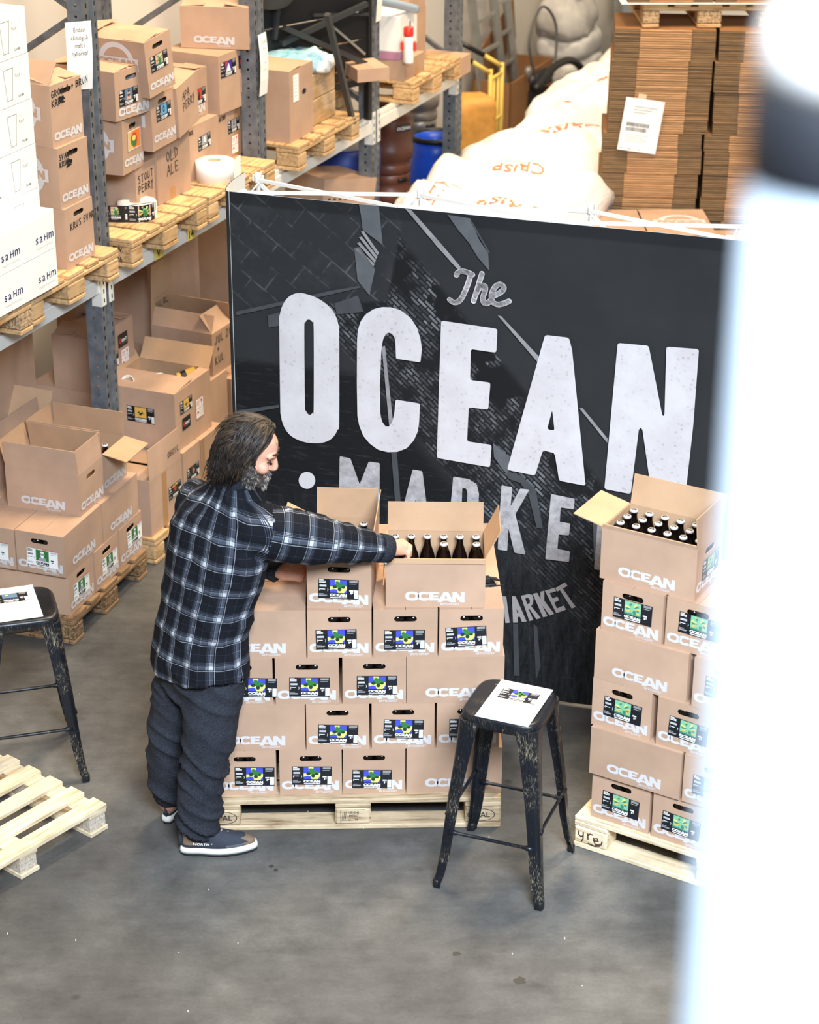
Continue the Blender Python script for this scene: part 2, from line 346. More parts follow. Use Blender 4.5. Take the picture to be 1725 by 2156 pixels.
# hand lettering with a marker: strokes on a unit square
STROKES = {'A': [[(0, 0), (.45, 1), (.8, 0)], [(.2, .4), (.7, .42)]], 'B': [[(0, 0), (0, 1), (.5, .9), (.5, .6), (0, .5), (.6, .4), (.55, .1), (0, 0)]], 'D': [[(.1, 0), (0, 1), (.6, .75), (.6, .3), (.1, 0)]],
 'E': [[(.6, .95), (0, 1), (.05, 0), (.65, .05)], [(0, .5), (.5, .52)]], 'G': [[(.6, .9), (.2, 1), (0, .5), (.2, 0), (.65, .1), (.6, .45), (.3, .45)]], 'I': [[(.2, 0), (.2, 1)]], 'J': [[(.5, 1), (.5, .2), (.25, 0), (0, .2)]],
 'K': [[(0, 0), (0, 1)], [(.6, 1), (0, .5), (.65, 0)]], 'L': [[(.05, 1), (0, 0), (.6, .08)]], 'M': [[(0, 0), (.1, 1), (.4, .4), (.7, 1), (.8, 0)]], 'N': [[(0, 0), (.05, 1), (.6, 0), (.65, 1)]], 'O': [[(.35, 1), (.05, .7), (.05, .3), (.35, 0), (.65, .3), (.6, .75), (.35, 1)]],
 'P': [[(0, 0), (.05, 1), (.6, .85), (.55, .5), (.05, .45)]], 'R': [[(0, 0), (.05, 1), (.6, .8), (.5, .5), (.05, .5), (.65, 0)]], 'S': [[(.6, .95), (.2, 1), (.05, .75), (.55, .4), (.5, .08), (0, .05)]], 'T': [[(0, 1), (.7, .97)], [(.35, 1), (.3, 0)]],
 'U': [[(0, 1), (.05, .2), (.3, 0), (.55, .2), (.6, 1)]], 'V': [[(0, 1), (.3, 0), (.65, 1)]], 'W': [[(0, 1), (.2, 0), (.4, .6), (.6, 0), (.8, 1)]], 'Y': [[(0, 1), (.3, .5), (.65, 1)], [(.3, .5), (.2, -.3)]], '+': [[(.1, .5), (.6, .5)], [(.35, .75), (.35, .25)]],
 'C': [[(.6, .9), (.25, 1), (0, .5), (.25, 0), (.6, .1)]], 'Z': [[(0, 1), (.6, 1), (0, 0), (.6, 0)]], 'g': [[(.5, .6), (.2, .65), (.05, .3), (.3, .1), (.5, .5), (.5, -.2), (.2, -.35)]], 'X': [[(0, 0), (.6, 1)], [(0, 1), (.6, 0)]], '2': [[(0, .8), (.3, 1), (.5, .7), (0, 0), (.6, 0)]], '8': [[(.3, .5), (.05, .75), (.3, 1), (.55, .75), (.05, .25), (.3, 0), (.55, .25), (.3, .5)]], '0': [[(.3, 1), (.05, .5), (.3, 0), (.55, .5), (.3, 1)]], '1': [[(.1, .8), (.3, 1), (.3, 0)]], '3': [[(0, .95), (.5, .9), (.25, .55), (.55, .3), (.2, 0), (0, .1)]]}
def scrawl(mb, s, x, z, size, mat='black_ink', wd=.004, y=0, slope=0.0):
    for ch in s:
        if ch in STROKES:
            for st in STROKES[ch]:
                mb.ribbon([(x+p[0]*size*.8+random.uniform(-.02, .02)*size, z+p[1]*size+random.uniform(-.03, .03)*size) for p in st], wd, mat, y)
        x += size*.82 if ch != ' ' else size*.5
        z += slope*size
    return mb

# ================================================================ room shell
fl = MB(); fl.add([(-7, -12, 0), (9, -12, 0), (9, 16, 0), (-7, 16, 0)], [(0, 1, 2, 3)], 'concrete'); struct('floor', fl)
WOFF = -1.62
wl = MB(); a, b = SP(-12, WOFF), SP(11.4, WOFF); n_ = -SN*.15
wl.add([a, b, b+n_, a+n_]+[p+Vector((0, 0, 7.0)) for p in (a, b, b+n_, a+n_)], [(0, 1, 5, 4), (1, 2, 6, 5), (2, 3, 7, 6), (3, 0, 4, 7), (4, 5, 6, 7)], 'wall_white'); struct('wall_left', wl)
wb = MB(); a, b = SP(11.4, WOFF), SP(11.4, 9); n_ = SD*.15
wb.add([a, b, b+n_, a+n_]+[p+Vector((0, 0, 7.0)) for p in (a, b, b+n_, a+n_)], [(1, 0, 4, 5), (2, 1, 5, 6), (3, 2, 6, 7), (0, 3, 7, 4), (7, 6, 5, 4)], 'wall_white'); struct('wall_back', wb)
# stains on the concrete: flat, with a shape of their own
def stain(cx, cy, r, seed):
    random.seed(seed); m = MB()
    m.add([(cx+r*(.6+.5*random.random())*cos(i*pi/6), cy+r*(.6+.5*random.random())*sin(i*pi/6), .0006) for i in range(12)], [tuple(range(12))], 'stain'); return m


# ================================================================ pallets
_pm = {}
def plank_mesh(dx, dy, dz, mat, c=.004):
    k = (round(dx, 4), round(dy, 4), round(dz, 4), mat, c)
    if k not in _pm: _pm[k] = MB().box(0, dx, 0, dy, 0, dz, mat, c).mesh('plank')
    return _pm[k]
def pallet(label, loc, rotz, mat='pine', block='pine', L=1.2, W=.8, group=None, along='x', marks=None, rows=5, cap=None):
    """origin at a bottom corner; deck boards run along local x (along='x') or along local y; bottom skids run with the deck boards"""
    t = thing('pallet', label, 'pallet', loc, rotz, group)
    def P(name, x, y, z, dx, dy, dz, m, c=.004):
        if along == 'y': x, y, dx, dy = W-y-dy, x, dy, dx       # turn the plan by 90 degrees
        return obj(name, plank_mesh(dx, dy, dz, m, c), t, (x, y, z))
    bw = {3: [.145]*3, 5: [.145, .1, .145, .1, .145]}[rows]; gap = (W-sum(bw))/(rows-1); y = 0
    for b_ in bw: P('deck_board', 0, y, .122, L, b_, .022, mat); y += b_+gap
    for x in (0, L/2-.0725, L-.145): P('stringer', x, 0, .1, .145, W, .0215, mat)
    for x in (0, L/2-.0725, L-.145):
        for y, b_ in ((0, .1), (W/2-.0725, .145), (W-.1, .1)): P('block', x, y, .0225, .145, b_, .077, block, .008)
    for y, b_ in ((0, .1), (W/2-.0725, .145), (W-.1, .1)): P('bottom_board', 0, y, 0, L, b_, .022, mat)
    return t

# ================================================================ prints and stickers
def ell(cx, cz, rx, rz, n=28, e=2.4, a0=0, a1=2*pi):
    out = []
    for i in range(n):
        a = a0+(a1-a0)*i/(n if abs(a1-a0-2*pi) < 1e-6 else n-1); c, s_ = cos(a), sin(a)
        out.append((cx+rx*math.copysign(abs(c)**(2/e), c), cz+rz*math.copysign(abs(s_)**(2/e), s_)))
    return out
def word_logo(m, mat, y=0, sub=True, s=1.0, x=0, z=0):
    T = lambda pts: [(x+p[0]*s, z+p[1]*s) for p in pts]
    m.poly(T(ell(.74, .5, .74, .54)), y, mat, [T(ell(.74, .5, .36, .25))])
    co = ell(2.0, .5, .68, .54, 24, 2.4, R(28), R(332)); ci = ell(2.0, .5, .32, .25, 16, 2.4, R(318), R(42))
    m.poly(T(co+ci), y, mat)
    m.poly(T([(2.55, 0), (3.62, 0), (3.62, .26), (2.98, .26), (2.98, .39), (3.5, .39), (3.5, .61), (2.98, .61), (2.98, .75), (3.62, .75), (3.62, 1), (2.55, 1)]), y, mat)
    d = -.2
    m.poly(T([(3.45, d), (3.95, d), (4.05, 0), (4.62, 0), (4.72, d), (5.2, d), (4.58, 1), (4.08, 1)]), y-.00003, mat, [T([(4.16, .24), (4.5, .24), (4.33, .66)])])
    m.poly(T([(5.02, d), (5.4, d), (5.4, .42), (5.88, d), (6.32, d), (6.32, 1), (5.92, 1), (5.92, .42), (5.46, 1), (5.02, 1)]), y-.00006, mat)
    if sub: text_mb('BRYGGERIET', .36*s, .02, 1.0, 0, mat, 'LEFT', m, x+3.72*s, z-.53*s, y)
    return m
LOGO = word_logo(MB(), 'white_ink').mesh('printed_lettering'); LOGO_SHADED = word_logo(MB(), 'dim_ink').mesh('printed_lettering')  # second copy has shade put into the ink
LOGO_S = .0365
RING = MB(); RING.poly(ell(0, 0, .105, .105, 36, 2), 0, 'white_ink', [ell(0, 0, .078, .078, 36, 2)]); RING.rect(-.125, .125, -.03, .03, -.0003, 'white_ink')
_rw = word_logo(MB(), 'kraft', -.0006, False, .034, -.108, -.012); RING.add(_rw.v, _rw.f, 'kraft'); RING = RING.mesh('printed_ring')
def sticker(kind):
    W, H = .16, .086; m = MB(); bgc = 'white_paper' if kind == 'portrait_green' else 'label_black'; ink = 'black_ink' if kind == 'portrait_green' else 'white_paper'; soft = 'grey_ink' if kind == 'portrait_green' else 'pale_ink'
    def q(x0, x1, z0, z1, lay, mat): m.rect(x0*W, x1*W, z0*H, z1*H, -.0003*lay, mat)
    def blob(cx, cz, rx, rz, lay, mat, n=14): m.poly([(p[0]*W, p[1]*H) for p in ell(cx, cz, rx, rz, n, 2)], -.0003*lay, mat)
    def pg(pts, lay, mat): m.poly([(p[0]*W, p[1]*H) for p in pts], -.0003*lay, mat)
    if kind == 'fragile':
        m.rect(0, .075, 0, .1, 0, 'white_paper')
        for x0, x1, z0, z1 in ((0, .075, 0, .002), (0, .075, .098, .1), (0, .002, 0, .1), (.073, .075, 0, .1), (.036, .038, 0, .1), (0, .075, .049, .051)): m.rect(x0, x1, z0, z1, -.0003, 'red_ink')
        m.poly([(.048, .09), (.064, .09), (.060, .076), (.057, .073), (.057, .064), (.062, .06), (.050, .06), (.055, .064), (.055, .073), (.052, .076)], -.0006, 'red_ink')
        for x in (.012, .024): m.rect(x, x+.003, .062, .084, -.0006, 'red_ink'); m.poly([(x-.003, .084), (x+.006, .084), (x+.0015, .092)], -.0006, 'red_ink')
        m.poly([(.008, .026), (.013, .036), (.019, .039), (.025, .036), (.03, .026)], -.0006, 'red_ink'); m.rect(.0185, .0195, .012, .026, -.0006, 'red_ink')
        for i in range(5): m.rect(.043, .068, .012+i*.007, .014+i*.007, -.0006, 'dim_ink')
        return m.mesh('handling_label')
    if kind == 'print_house':
        m.poly(round_poly([(0, 0), (.1, 0), (.1, .075), (0, .075)], .008), 0, 'label_black')
        m.poly([(.012, .03), (.02, .022), (.03, .022), (.03, .03), (.022, .03), (.026, .052), (.018, .052)], -.0004, 'red_ink')
        text_mb('RINT', .023, .03, 1.05, 0, 'white_paper', 'LEFT', m, .036, .027, -.0004); m.rect(.03, .085, .018, .020, -.0004, 'grey_ink'); return m.mesh('printer_label')
    q(0, 1, 0, 1, 0, bgc)
    q(.29, .71, .31, .97, 1, {'hop': 'label_blue', 'pear': 'label_mint', 'portrait_green': 'label_green', 'portrait': 'label_sea', 'fish': 'label_sky', 'beetle': 'label_gold', 'berry': 'label_dark_green', 'flamingo': 'label_dark_green', 'peak': 'label_violet', 'night': 'label_dark_green', 'red': 'red_ink', 'whale': 'label_grey', 'leaf': 'label_skin', 'wolf': 'label_grey', 'sunset': 'label_sea'}[kind])
    if kind == 'hop':
        pg([(.29, .34), (.29, .62), (.71, .66), (.71, .50), (.64, .31), (.49, .31), (.46, .48), (.38, .5), (.29, .44)], 2, 'label_yellow'); pg([(.41, .97), (.54, .97), (.52, .8), (.42, .78)], 2, 'label_yellow')
        for cx, cz, rx, rz, c in ((.5, .72, .075, .15, 'label_green'), (.41, .62, .055, .09, 'label_dark_green'), (.6, .66, .075, .11, 'label_green'), (.53, .5, .05, .1, 'label_dark_green'), (.47, .84, .05, .07, 'label_green'), (.62, .6, .045, .06, 'label_dark_green')): blob(cx, cz, rx, rz, 3 if c == 'label_green' else 4, c)
    elif kind in ('pear', 'leaf'):
        for i in range(7):
            a = i*.9; pg([(.5, .62), (.5+.2*cos(a), .64+.3*sin(a)), (.5+.2*cos(a+.35), .64+.3*sin(a+.35))], 2, 'label_yellow' if i % 2 else 'label_gold')
        for i in range(5): pg([(.5, .62), (.5+.19*cos(i*1.3+.5), .64+.28*sin(i*1.3+.5)), (.5+.16*cos(i*1.3+.9), .64+.24*sin(i*1.3+.9))], 3, 'label_teal')
        pg([(.29, .31), (.71, .31), (.71, .36), (.29, .4)], 4, 'label_teal')
        blob(.53, .52, .075, .17, 4, 'label_mint'); blob(.49, .7, .045, .13, 5, 'label_mint'); blob(.55, .48, .045, .1, 6, 'label_teal' if kind == 'pear' else 'label_green')
        if kind == 'leaf': blob(.5, .55, .06, .2, 7, 'label_green')
    elif kind in ('portrait_green', 'portrait', 'wolf', 'night'):
        c1, c2 = ('label_grey', 'label_black') if kind != 'portrait' else ('label_skin', 'label_black')
        pg([(.36, .31), (.64, .31), (.6, .5), (.54, .56), (.46, .56), (.4, .5)], 2, c1); blob(.5, .72, .075, .18, 3, c1); blob(.5, .84, .06, .06, 4, 'white_paper' if kind == 'portrait_green' else c2); pg([(.44, .66), (.56, .66), (.53, .5), (.47, .5)], 4, 'white_paper' if kind == 'portrait_green' else c2); blob(.47, .75, .012, .02, 5, c2); blob(.53, .75, .012, .02, 5, c2)
    elif kind in ('fish', 'whale'):
        pg([(.5, .92), (.57, .72), (.55, .45), (.5, .36), (.45, .45), (.43, .72)], 2, 'white_paper' if kind == 'whale' else 'label_black'); blob(.5, .66, .03, .09, 3, 'label_skin' if kind == 'fish' else 'pale_ink'); pg([(.42, .4), (.58, .4), (.5, .48)], 3, 'label_gold' if kind == 'fish' else 'label_black')
    elif kind == 'beetle':
        blob(.5, .64, .09, .1, 2, 'label_black'); blob(.5, .68, .05, .05, 3, 'label_gold'); pg([(.36, .62), (.64, .6), (.64, .57), (.36, .59)], 2, 'label_black'); pg([(.42, .48), (.56, .46), (.5, .58)], 3, 'label_black')
    elif kind == 'berry': pg([(.29, .9), (.71, .97), (.71, .84), (.29, .78)], 2, 'label_gold'); blob(.5, .62, .08, .2, 3, 'red_ink'); pg([(.44, .82), (.56, .82), (.5, .9)], 4, 'label_green')
    elif kind == 'flamingo': blob(.52, .55, .07, .18, 2, 'label_pink'); blob(.47, .8, .04, .12, 3, 'label_pink'); blob(.58, .62, .02, .06, 3, 'white_paper')
    elif kind == 'peak': pg([(.34, .31), (.66, .31), (.53, .8), (.49, .84)], 2, 'white_paper'); pg([(.29, .97), (.45, .97), (.29, .5)], 2, 'red_ink')
    elif kind == 'red': pg([(.4, .31), (.6, .31), (.52, .95)], 2, 'label_black'); q(.6, .68, .55, .7, 3, 'label_green')
    elif kind == 'sunset': q(.29, .71, .31, .5, 2, 'navy_ink'); blob(.42, .82, .045, .08, 3, 'label_yellow')
    word_logo(m, ink, -.0015, False, .0107, .29*W, .14*H); q(.3, .7, .045, .085, 1, ink)
    for z in (.93, .87, .81): q(.02, .13 + .05*(z < .9), z, z+.035, 1, ink)
    q(.03, .2, .60, .70, 1, soft); text_mb('(       )', .012, .01, 1.2, 0, ink, 'LEFT', m, .02*W, .42*H, -.0005)
    q(.05, .17, .46, .49, 1, ink); q(.02, .14, .22, .24, 1, soft); q(.02, .22, .16, .18, 1, soft); q(.02, .2, .12, .14, 1, soft)
    for z in (.94, .90, .86, .78): q(.77, .97 - .03*(z < .8), z, z+.02, 1, soft)
    q(.77, .87, .40, .47, 1, ink); q(.80, .83, .27, .37, 1, ink); q(.845, .865, .31, .37, 1, ink)
    if kind not in ('portrait_green', 'pear'):
        q(.89, .99, .05, .47, 1, 'white_paper')
        for i in range(7): q(.895, .985, .08+i*.053, .09+i*.053, 2, 'grey_ink')
    if kind == 'portrait_green': q(.5, 1, .985, 1.03, 0, 'red_ink')
    return m.mesh('label_sticker')
_st = {}
def get_sticker(k):
    if k not in _st: _st[k] = sticker(k)
    return _st[k]

# ================================================================ cartons
CW, CL, CH = .251, .386, .21
_cm = {}
def slot(cx, cz, w_, h_, n=6):
    r = h_/2; return [(cx+(w_/2-r)+r*sin(i*pi/n), cz-r*cos(i*pi/n)) for i in range(n+1)] + [(cx-(w_/2-r)-r*sin(i*pi/n), cz+r*cos(i*pi/n)) for i in range(n+1)]
def carton_mesh(W, D, h, handle, opened, mat):
    k = (round(W, 3), round(D, 3), round(h, 3), handle, opened, mat)
    if k in _cm: return _cm[k]
    m = MB(); t_ = .0035; H = h if opened else h-.003
    def wall(width, xf, hole):
        hs = slot(width/2, h-.042, .089, .024) if hole else None
        for yy, flip, mm in ((0, False, mat), (t_, True, 'kraft_inside')):
            q = MB().poly([(0, 0), (width, 0), (width, H), (0, H)] if not flip else [(t_, 0), (width-t_, 0), (width-t_, H), (t_, H)], yy, mm, [hs] if hs else None)
            m.add([xf(v) for v in q.v], [f[::-1] if flip else f for f in q.f], mm)
        if hs:
            n = len(hs); m.add([xf((p[0], yy, p[1])) for yy in (0, t_) for p in hs], [(i, n+i, n+(i+1) % n, (i+1) % n) for i in range(n)], 'kraft_inside')
        m.add([xf(p) for p in ((0, 0, H), (width, 0, H), (width-t_, t_, H), (t_, t_, H))], [(0, 1, 2, 3)], 'kraft_inside')
    wall(W, lambda v: (v[0], v[1], v[2]), handle == 'front')
    wall(W, lambda v: (W-v[0], D-v[1], v[2]), handle == 'front')
    wall(D, lambda v: (v[1], D-v[0], v[2]), handle == 'side')
    wall(D, lambda v: (W-v[1], v[0], v[2]), handle == 'side')
    m.add([(0, 0, 0), (W, 0, 0), (W, D, 0), (0, D, 0)], [(3, 2, 1, 0)], mat); m.add([(0, 0, .003), (W, 0, .003), (W, D, .003), (0, D, .003)], [(0, 1, 2, 3)], 'kraft_inside')
    _cm[k] = m.mesh('carton_body'); return _cm[k]
def face_at(face, W, D, u, z, eps=.0012):
    return {'front': ((u, -eps, z), 0), 'left': ((-eps, D-u, z), -pi/2), 'right': ((W+eps, u, z), pi/2), 'back': ((W-u, D+eps, z), pi)}[face]
BOTTLE_ROW = MB()
for i in (-1.5, -.5, .5, 1.5): BOTTLE_ROW.lathe([(.0305, 0), (.0305, .155), (.02, .172)], 'glass_dark', 14, (i*.061, 0, 0))
BOTTLE_ROW = BOTTLE_ROW.mesh('bottle_row')
SLAB = {}
def slab_mesh(a, b, mat, t_=.003):
    k = (round(a, 3), round(b, 3), mat)
    if k not in SLAB:
        m = MB().box(0, a, 0, b, 0, t_, mat); SLAB[k] = m.mesh('top_flap')
    return SLAB[k]
def flap(parent, W, D, h, side, ang, depth, mat='kraft', skew=0.0, bend=0.0):
    """hinged top flap: ang 0 = straight up, 90 = level outwards, -90 = closed over the box"""
    a = R(ang)
    e0, e1, out = {'front': ((0, 0), (W, 0), (0, -1)), 'back': ((W, D), (0, D), (0, 1)), 'left': ((0, D), (0, 0), (-1, 0)), 'right': ((W, 0), (W, D), (1, 0))}[side]
    e0 = Vector((*e0, h)); e1 = Vector((*e1, h)); out = Vector((*out, 0)); up = Vector((0, 0, 1))
    d = up*cos(a)+out*sin(a); nn = (e1-e0).normalized().cross(d)*.0035; ex = (e1-e0).normalized(); m = MB(); g = ex*.004
    d2 = up*cos(a+R(bend))+out*sin(a+R(bend)); mid = depth*.5
    L0 = [e0+g, e1-g, e1-g+d*mid+ex*skew*.5, e0+g+d*mid+ex*skew*.5, e1-g+d*mid+d2*(depth-mid)+ex*skew, e0+g+d*mid+d2*(depth-mid)+ex*skew]
    vs = L0+[p-nn for p in L0]
    m.add(vs, [(0, 1, 2, 3), (3, 2, 4, 5)], mat); m.add(vs, [(9, 8, 7, 6), (11, 10, 8, 9)], 'kraft_inside')
    m.add(vs, [(0, 6, 7, 1), (1, 7, 8, 2), (2, 8, 10, 4), (4, 10, 11, 5), (5, 11, 9, 3), (3, 9, 6, 0)], 'kraft_inside')
    return obj('open_flap', m, parent)
def carton(label, loc, rotz, W, D, h=CH, handle=None, logos=(), stick=(), flaps='closed', group=None, mat='kraft', tape=(), write=(), ring=(), name='beer_carton', cat='box', tilt=(0, 0), bottles=True, lift=0.0):
    """origin at the near bottom corner, front along local x, depth along local y"""
    t = thing(name, label, cat, loc, rotz, group); t.rotation_euler = (R(tilt[0]), R(tilt[1]), rotz); opened = flaps != 'closed'
    obj('carton_body', carton_mesh(W, D, h, handle, opened, mat), t)
    if not opened:
        if W >= D:
            obj('top_flap', slab_mesh(W, D/2-.001, mat), t, (0, 0, h-.003), (lift, 0, 0)); obj('top_flap', slab_mesh(W, D/2-.001, mat), t, (0, D/2+.001, h-.003))
        else:
            obj('top_flap', slab_mesh(W/2-.001, D, mat), t, (0, 0, h-.003), (0, -lift, 0)); obj('top_flap', slab_mesh(W/2-.001, D, mat), t, (W/2+.001, 0, h-.003))
    else:
        for f in flaps: flap(t, W, D, h, *f)
    if handle == 'front' and bottles and not opened: obj('bottle_row', BOTTLE_ROW, t, (W/2, .037, .006))
    if handle == 'side' and bottles and not opened: obj('bottle_row', BOTTLE_ROW, t, (.037, D/2, .006), (0, 0, pi/2))
    for lg in logos:
        face, u, z = lg[:3]; sc = lg[3] if len(lg) > 3 else LOGO_S
        p, r_ = face_at(face, W, D, u, z); obj('printed_lettering', LOGO if len(lg) < 5 else LOGO_SHADED, t, p, (0, 0, r_), (sc, 1, sc))
    for face, u, z, kind, rot, sc in stick:
        p, r_ = face_at(face, W, D, u, z, .0022)
        o = obj({'fragile': 'handling_label', 'print_house': 'printer_label'}.get(kind, 'label_sticker'), get_sticker(kind), t, p, (0, 0, 0), (sc, 1, sc)); o.rotation_euler = Matrix.Rotation(r_, 3, 'Z').__matmul__(Matrix.Rotation(R(rot), 3, 'Y')).to_euler()
    for face, u, z, sc in ring:
        p, r_ = face_at(face, W, D, u, z, .0015); obj('printed_ring', RING, t, p, (0, 0, r_), (sc, 1, sc))
    for face, u, z, w_, h_ in tape:
        if face == 'top': obj('tape', MB().box(u, u+w_, z, z+h_, h, h+.0006, 'tape'), t)
        else:
            p, r_ = face_at(face, W, D, u, z, .0008); obj('tape', MB().rect(0, w_, 0, h_, 0, 'tape'), t, p, (0, 0, r_))
    for face, u, z, size, lines in write:
        m = MB()
        for i, s in enumerate(lines): scrawl(m, s, 0, -i*size*1.35, size, 'black_ink', .0045, slope=.04)
        p, r_ = face_at(face, W, D, u, z, .0022); obj('handwriting', m, t, p, (0, 0, r_))
    return t
SL = ('front', .008, .027)                         # logo on a short face
def LL(face='front', L=CL): return (face, (L-.235)/2, .03)

# ================================================================ bottles
BT = MB(); BT.lathe([(.027, 0), (.0305, .004), (.0305, .105), (.027, .125), (.018, .152), (.0135, .168), (.0130, .186), (.0150, .188), (.0150, .192), (.013, .194)], 'glass_dark', 18); BT_M = BT.mesh('glass_body')
CAP = MB(); CAP.lathe([(.0155, .192), (.0155, .197), (.0135, .2005)], 'cap_white', 16); CAP_M = CAP.mesh('crown_cap')
CP = MB(); CP.add([(p[0], p[1], .2009) for p in ell(0, 0, .0092, .0092, 14, 2)]+[(p[0], p[1], .2009) for p in ell(0, 0, .0058, .0058, 14, 2)], [(i, (i+1) % 14, 14+(i+1) % 14, 14+i) for i in range(14)], 'black_ink')
CP.add([(-.0115, -.0022, .2011), (.0115, -.0022, .2011), (.0115, .0022, .2011), (-.0115, .0022, .2011)], [(0, 1, 2, 3)], 'black_ink'); CP_M = CP.mesh('cap_print')
def bottle(label, loc, group, rz=0):
    t = thing('beer_bottle', label, 'bottle', loc, rz, group); obj('glass_body', BT_M, t); c = obj('crown_cap', CAP_M, t); obj('cap_print', CP_M, c); return t

# ================================================================ central pallet of cartons
ct = pallet('worn pine pallet under the central cartons, burnt oval mark on its end blocks', (0, 0, 0), 0, 'pine_worn', 'pine_worn')
oval = MB(); oval.poly(ell(0, 0, .056, .03, 28, 2), 0, 'black_ink', [ell(0, 0, .053, .0275, 28, 2)]); text_mb('EPAL', .036, .004, .95, 0, 'black_ink', 'CENTER', oval, 0, -.012)
oval = oval.mesh('burnt_mark')
for x in (.075, 1.12): obj('burnt_mark', oval, ct, (x, -.001, .062))
mk = MB(); mk.ribbon([(-.05, -.03), (-.05, .03)], .0015, 'black_ink'); mk.ribbon([(-.05, .03), (.05, .03)], .0015, 'black_ink'); mk.ribbon([(-.025, .03), (-.025, -.02)], .0015, 'black_ink'); mk.ribbon([(-.05, -.02), (.0, -.02)], .0015, 'black_ink')
for i in range(3): mk.ribbon([(-.044+i*.006, -.015), (-.040+i*.006, .022)], .002, 'black_ink')
text_mb('UE-SN1', .015, .01, .9, 0, 'black_ink', 'LEFT', mk, -.018, .012); text_mb('497027', .015, .01, .9, 0, 'black_ink', 'LEFT', mk, -.018, -.004); text_mb('H     04', .013, .01, .9, 0, 'black_ink', 'LEFT', mk, -.018, -.022)
obj('burnt_mark', mk, ct, (.6, -.001, .064))
y0 = .041; g = 'hop beer cartons of the central stack'
def z_(i): return .144+CH*i
def hopS(label, x, row, su, sz, rot=0, y=None, **k):
    return carton(label, (x, y0 if y is None else y, z_(row)), 0, CW, CL, handle='front', logos=[SL], stick=[('front', su, sz, 'hop', rot, 1.0)], group=g, **k)
def hopL(label, x, row, **k): return carton(label, (x, y0, z_(row)), 0, CL, CW, handle='side', logos=[LL()], group=g, **k)
hopS('bottom row carton with hop label, partly behind the trouser leg of the man', .041, 0, .083, .047, 1)
hopS('bottom row carton with hop label, second from the left on the pallet', .305, 0, .05, .048, 1)
hopS('bottom row carton with a low tilted hop label, third from the left', .561, 0, .036, .028, 1)
hopL('bottom row carton with plain long side, behind the black stool legs', .817, 0)
hopL('second row carton with plain long side, next to the knee of the man', .025, 1)
hopS('second row carton with a low hop label, right of the plain long one', .416, 1, .045, .032, 2)
hopS('second row carton with hop label placed high, left of the stool', .677, 1, .046, .052, 2)
hopS('second row carton mostly hidden behind the black stool seat', .937, 1, .05, .05, 0)
hopS('third row carton with hop label, half hidden by the hip of the man', .036, 2, .106, .04, 2)
hopS('third row carton with hop label in the middle of its face, nearest the hip', .297, 2, .054, .038, 1)
hopS('third row carton with hop label high up, left of the plain long one', .562, 2, .056, .042, .5)
hopL('third row carton with plain long side, above and behind the stool seat', .815, 2)
carton('fourth row carton with plain long side and half hidden by the shirt hem', (.035, y0, z_(3)), 0, CL, CW, handle='side', logos=[LL()], group=g)
hopS('fourth row carton with hop label, under the carton the man leans over', .426, 3, .034, .038, -1)
hopS('fourth row carton with hop label, middle of the three under the bottle box', .684, 3, .042, .034, 0)
hopS('fourth row carton with a crooked hop label at the right end', .942, 3, .028, .042, -3)
hb = 'brown carton at the back of the central stack, behind the labelled front rows'
for row in range(3):
    for x in (.03, .42, .81): carton(hb, (x, .442, z_(row)), 0, CL, CW, logos=[], group='back row of the central stack')
for x, l_ in ((.426, 'brown carton behind the fourth row, its top showing left of the bottle box'), (.684, 'brown carton behind the fourth row, under the back of the bottle box'), (.942, 'brown carton at the back right corner of the fourth row')): carton(l_, (x, .43, z_(3)), 0, CW, CL, group='back row of the central stack')
carton('brown carton behind the plain long one, under the left forearm of the man', (.035, .296, z_(3)), 0, CL, CW, group='back row of the central stack')
# open cartons on top
oz = z_(4)
a1 = R(-5.2)
b1 = carton('open carton with hop label on top of the stack, under the outstretched sleeve', (.427, .066, oz), a1, CW, CL, handle='front', logos=[SL], stick=[('front', .044, .045, 'hop', 1, .98)], flaps=[('left', 62, .13), ('right', 2, .13, 'kraft', .0, 6), ('back', 6, .125), ('front', -62, .125)], bottles=False)
obj('bottle_row', BOTTLE_ROW, b1, (CW/2, .037, .006))
a2 = R(-2.3)
b2 = carton('open carton of brown bottles on top of the stack, the man reaches into it', (.733, .066, oz), a2, CL, CW, handle='side', logos=[LL()], flaps=[('back', 12, .118), ('right', 28, .12, 'kraft', .02), ('front', 172, .02), ('left', 176, .118)], bottles=False)
gb = 'bottles in the box the man reaches into'
def in_box(loc, rz, x, y): v = Matrix.Rotation(rz, 3, 'Z') @ Vector((x, y, 0)); return (loc[0]+v.x, loc[1]+v.y, oz+.0045)
for i, nm in enumerate(('first', 'second', 'third', 'fourth', 'fifth', 'sixth')): bottle('brown bottle, %s from left in the back row of the box beside the hand' % nm, in_box((.733, .066), a2, .033+i*.064, .216), gb, a2)
for i, nm in ((0, 'under the right hand of the man'), (3, 'in the second row behind the middle of the front wall'), (5, 'in the second row at the right end of the open box')): bottle('brown beer bottle %s' % nm, in_box((.733, .066), a2, .033+i*.064, .150), gb, a2)
gb = 'bottles in the box under the sleeve'
for i, j, nm in ((2, 5, 'at the back right corner of the open box under the sleeve'), (2, 4, 'second from the back on the right, box under the sleeve'), (1, 4, 'in front of the lit handle slot of the box under the sleeve'), (2, 3, 'third from the back on the right, box under the sleeve')): bottle('brown beer bottle %s' % nm, in_box((.427, .066), a1, .055+i*.07, .035+j*.063), gb, a1)
clip = MB(); clip.box(0, .07, 0, .05, .0, .012, 'black_plastic', .003); clip.box(.01, .05, .01, .04, .012, .034, 'black_plastic', .003); clip.beam((.05, .02, .03), (.085, .03, .016), .03, .004, 'black_plastic'); clip.beam((.04, -.002, .004), (.1, .0, .004), .003, .003, 'black_plastic')
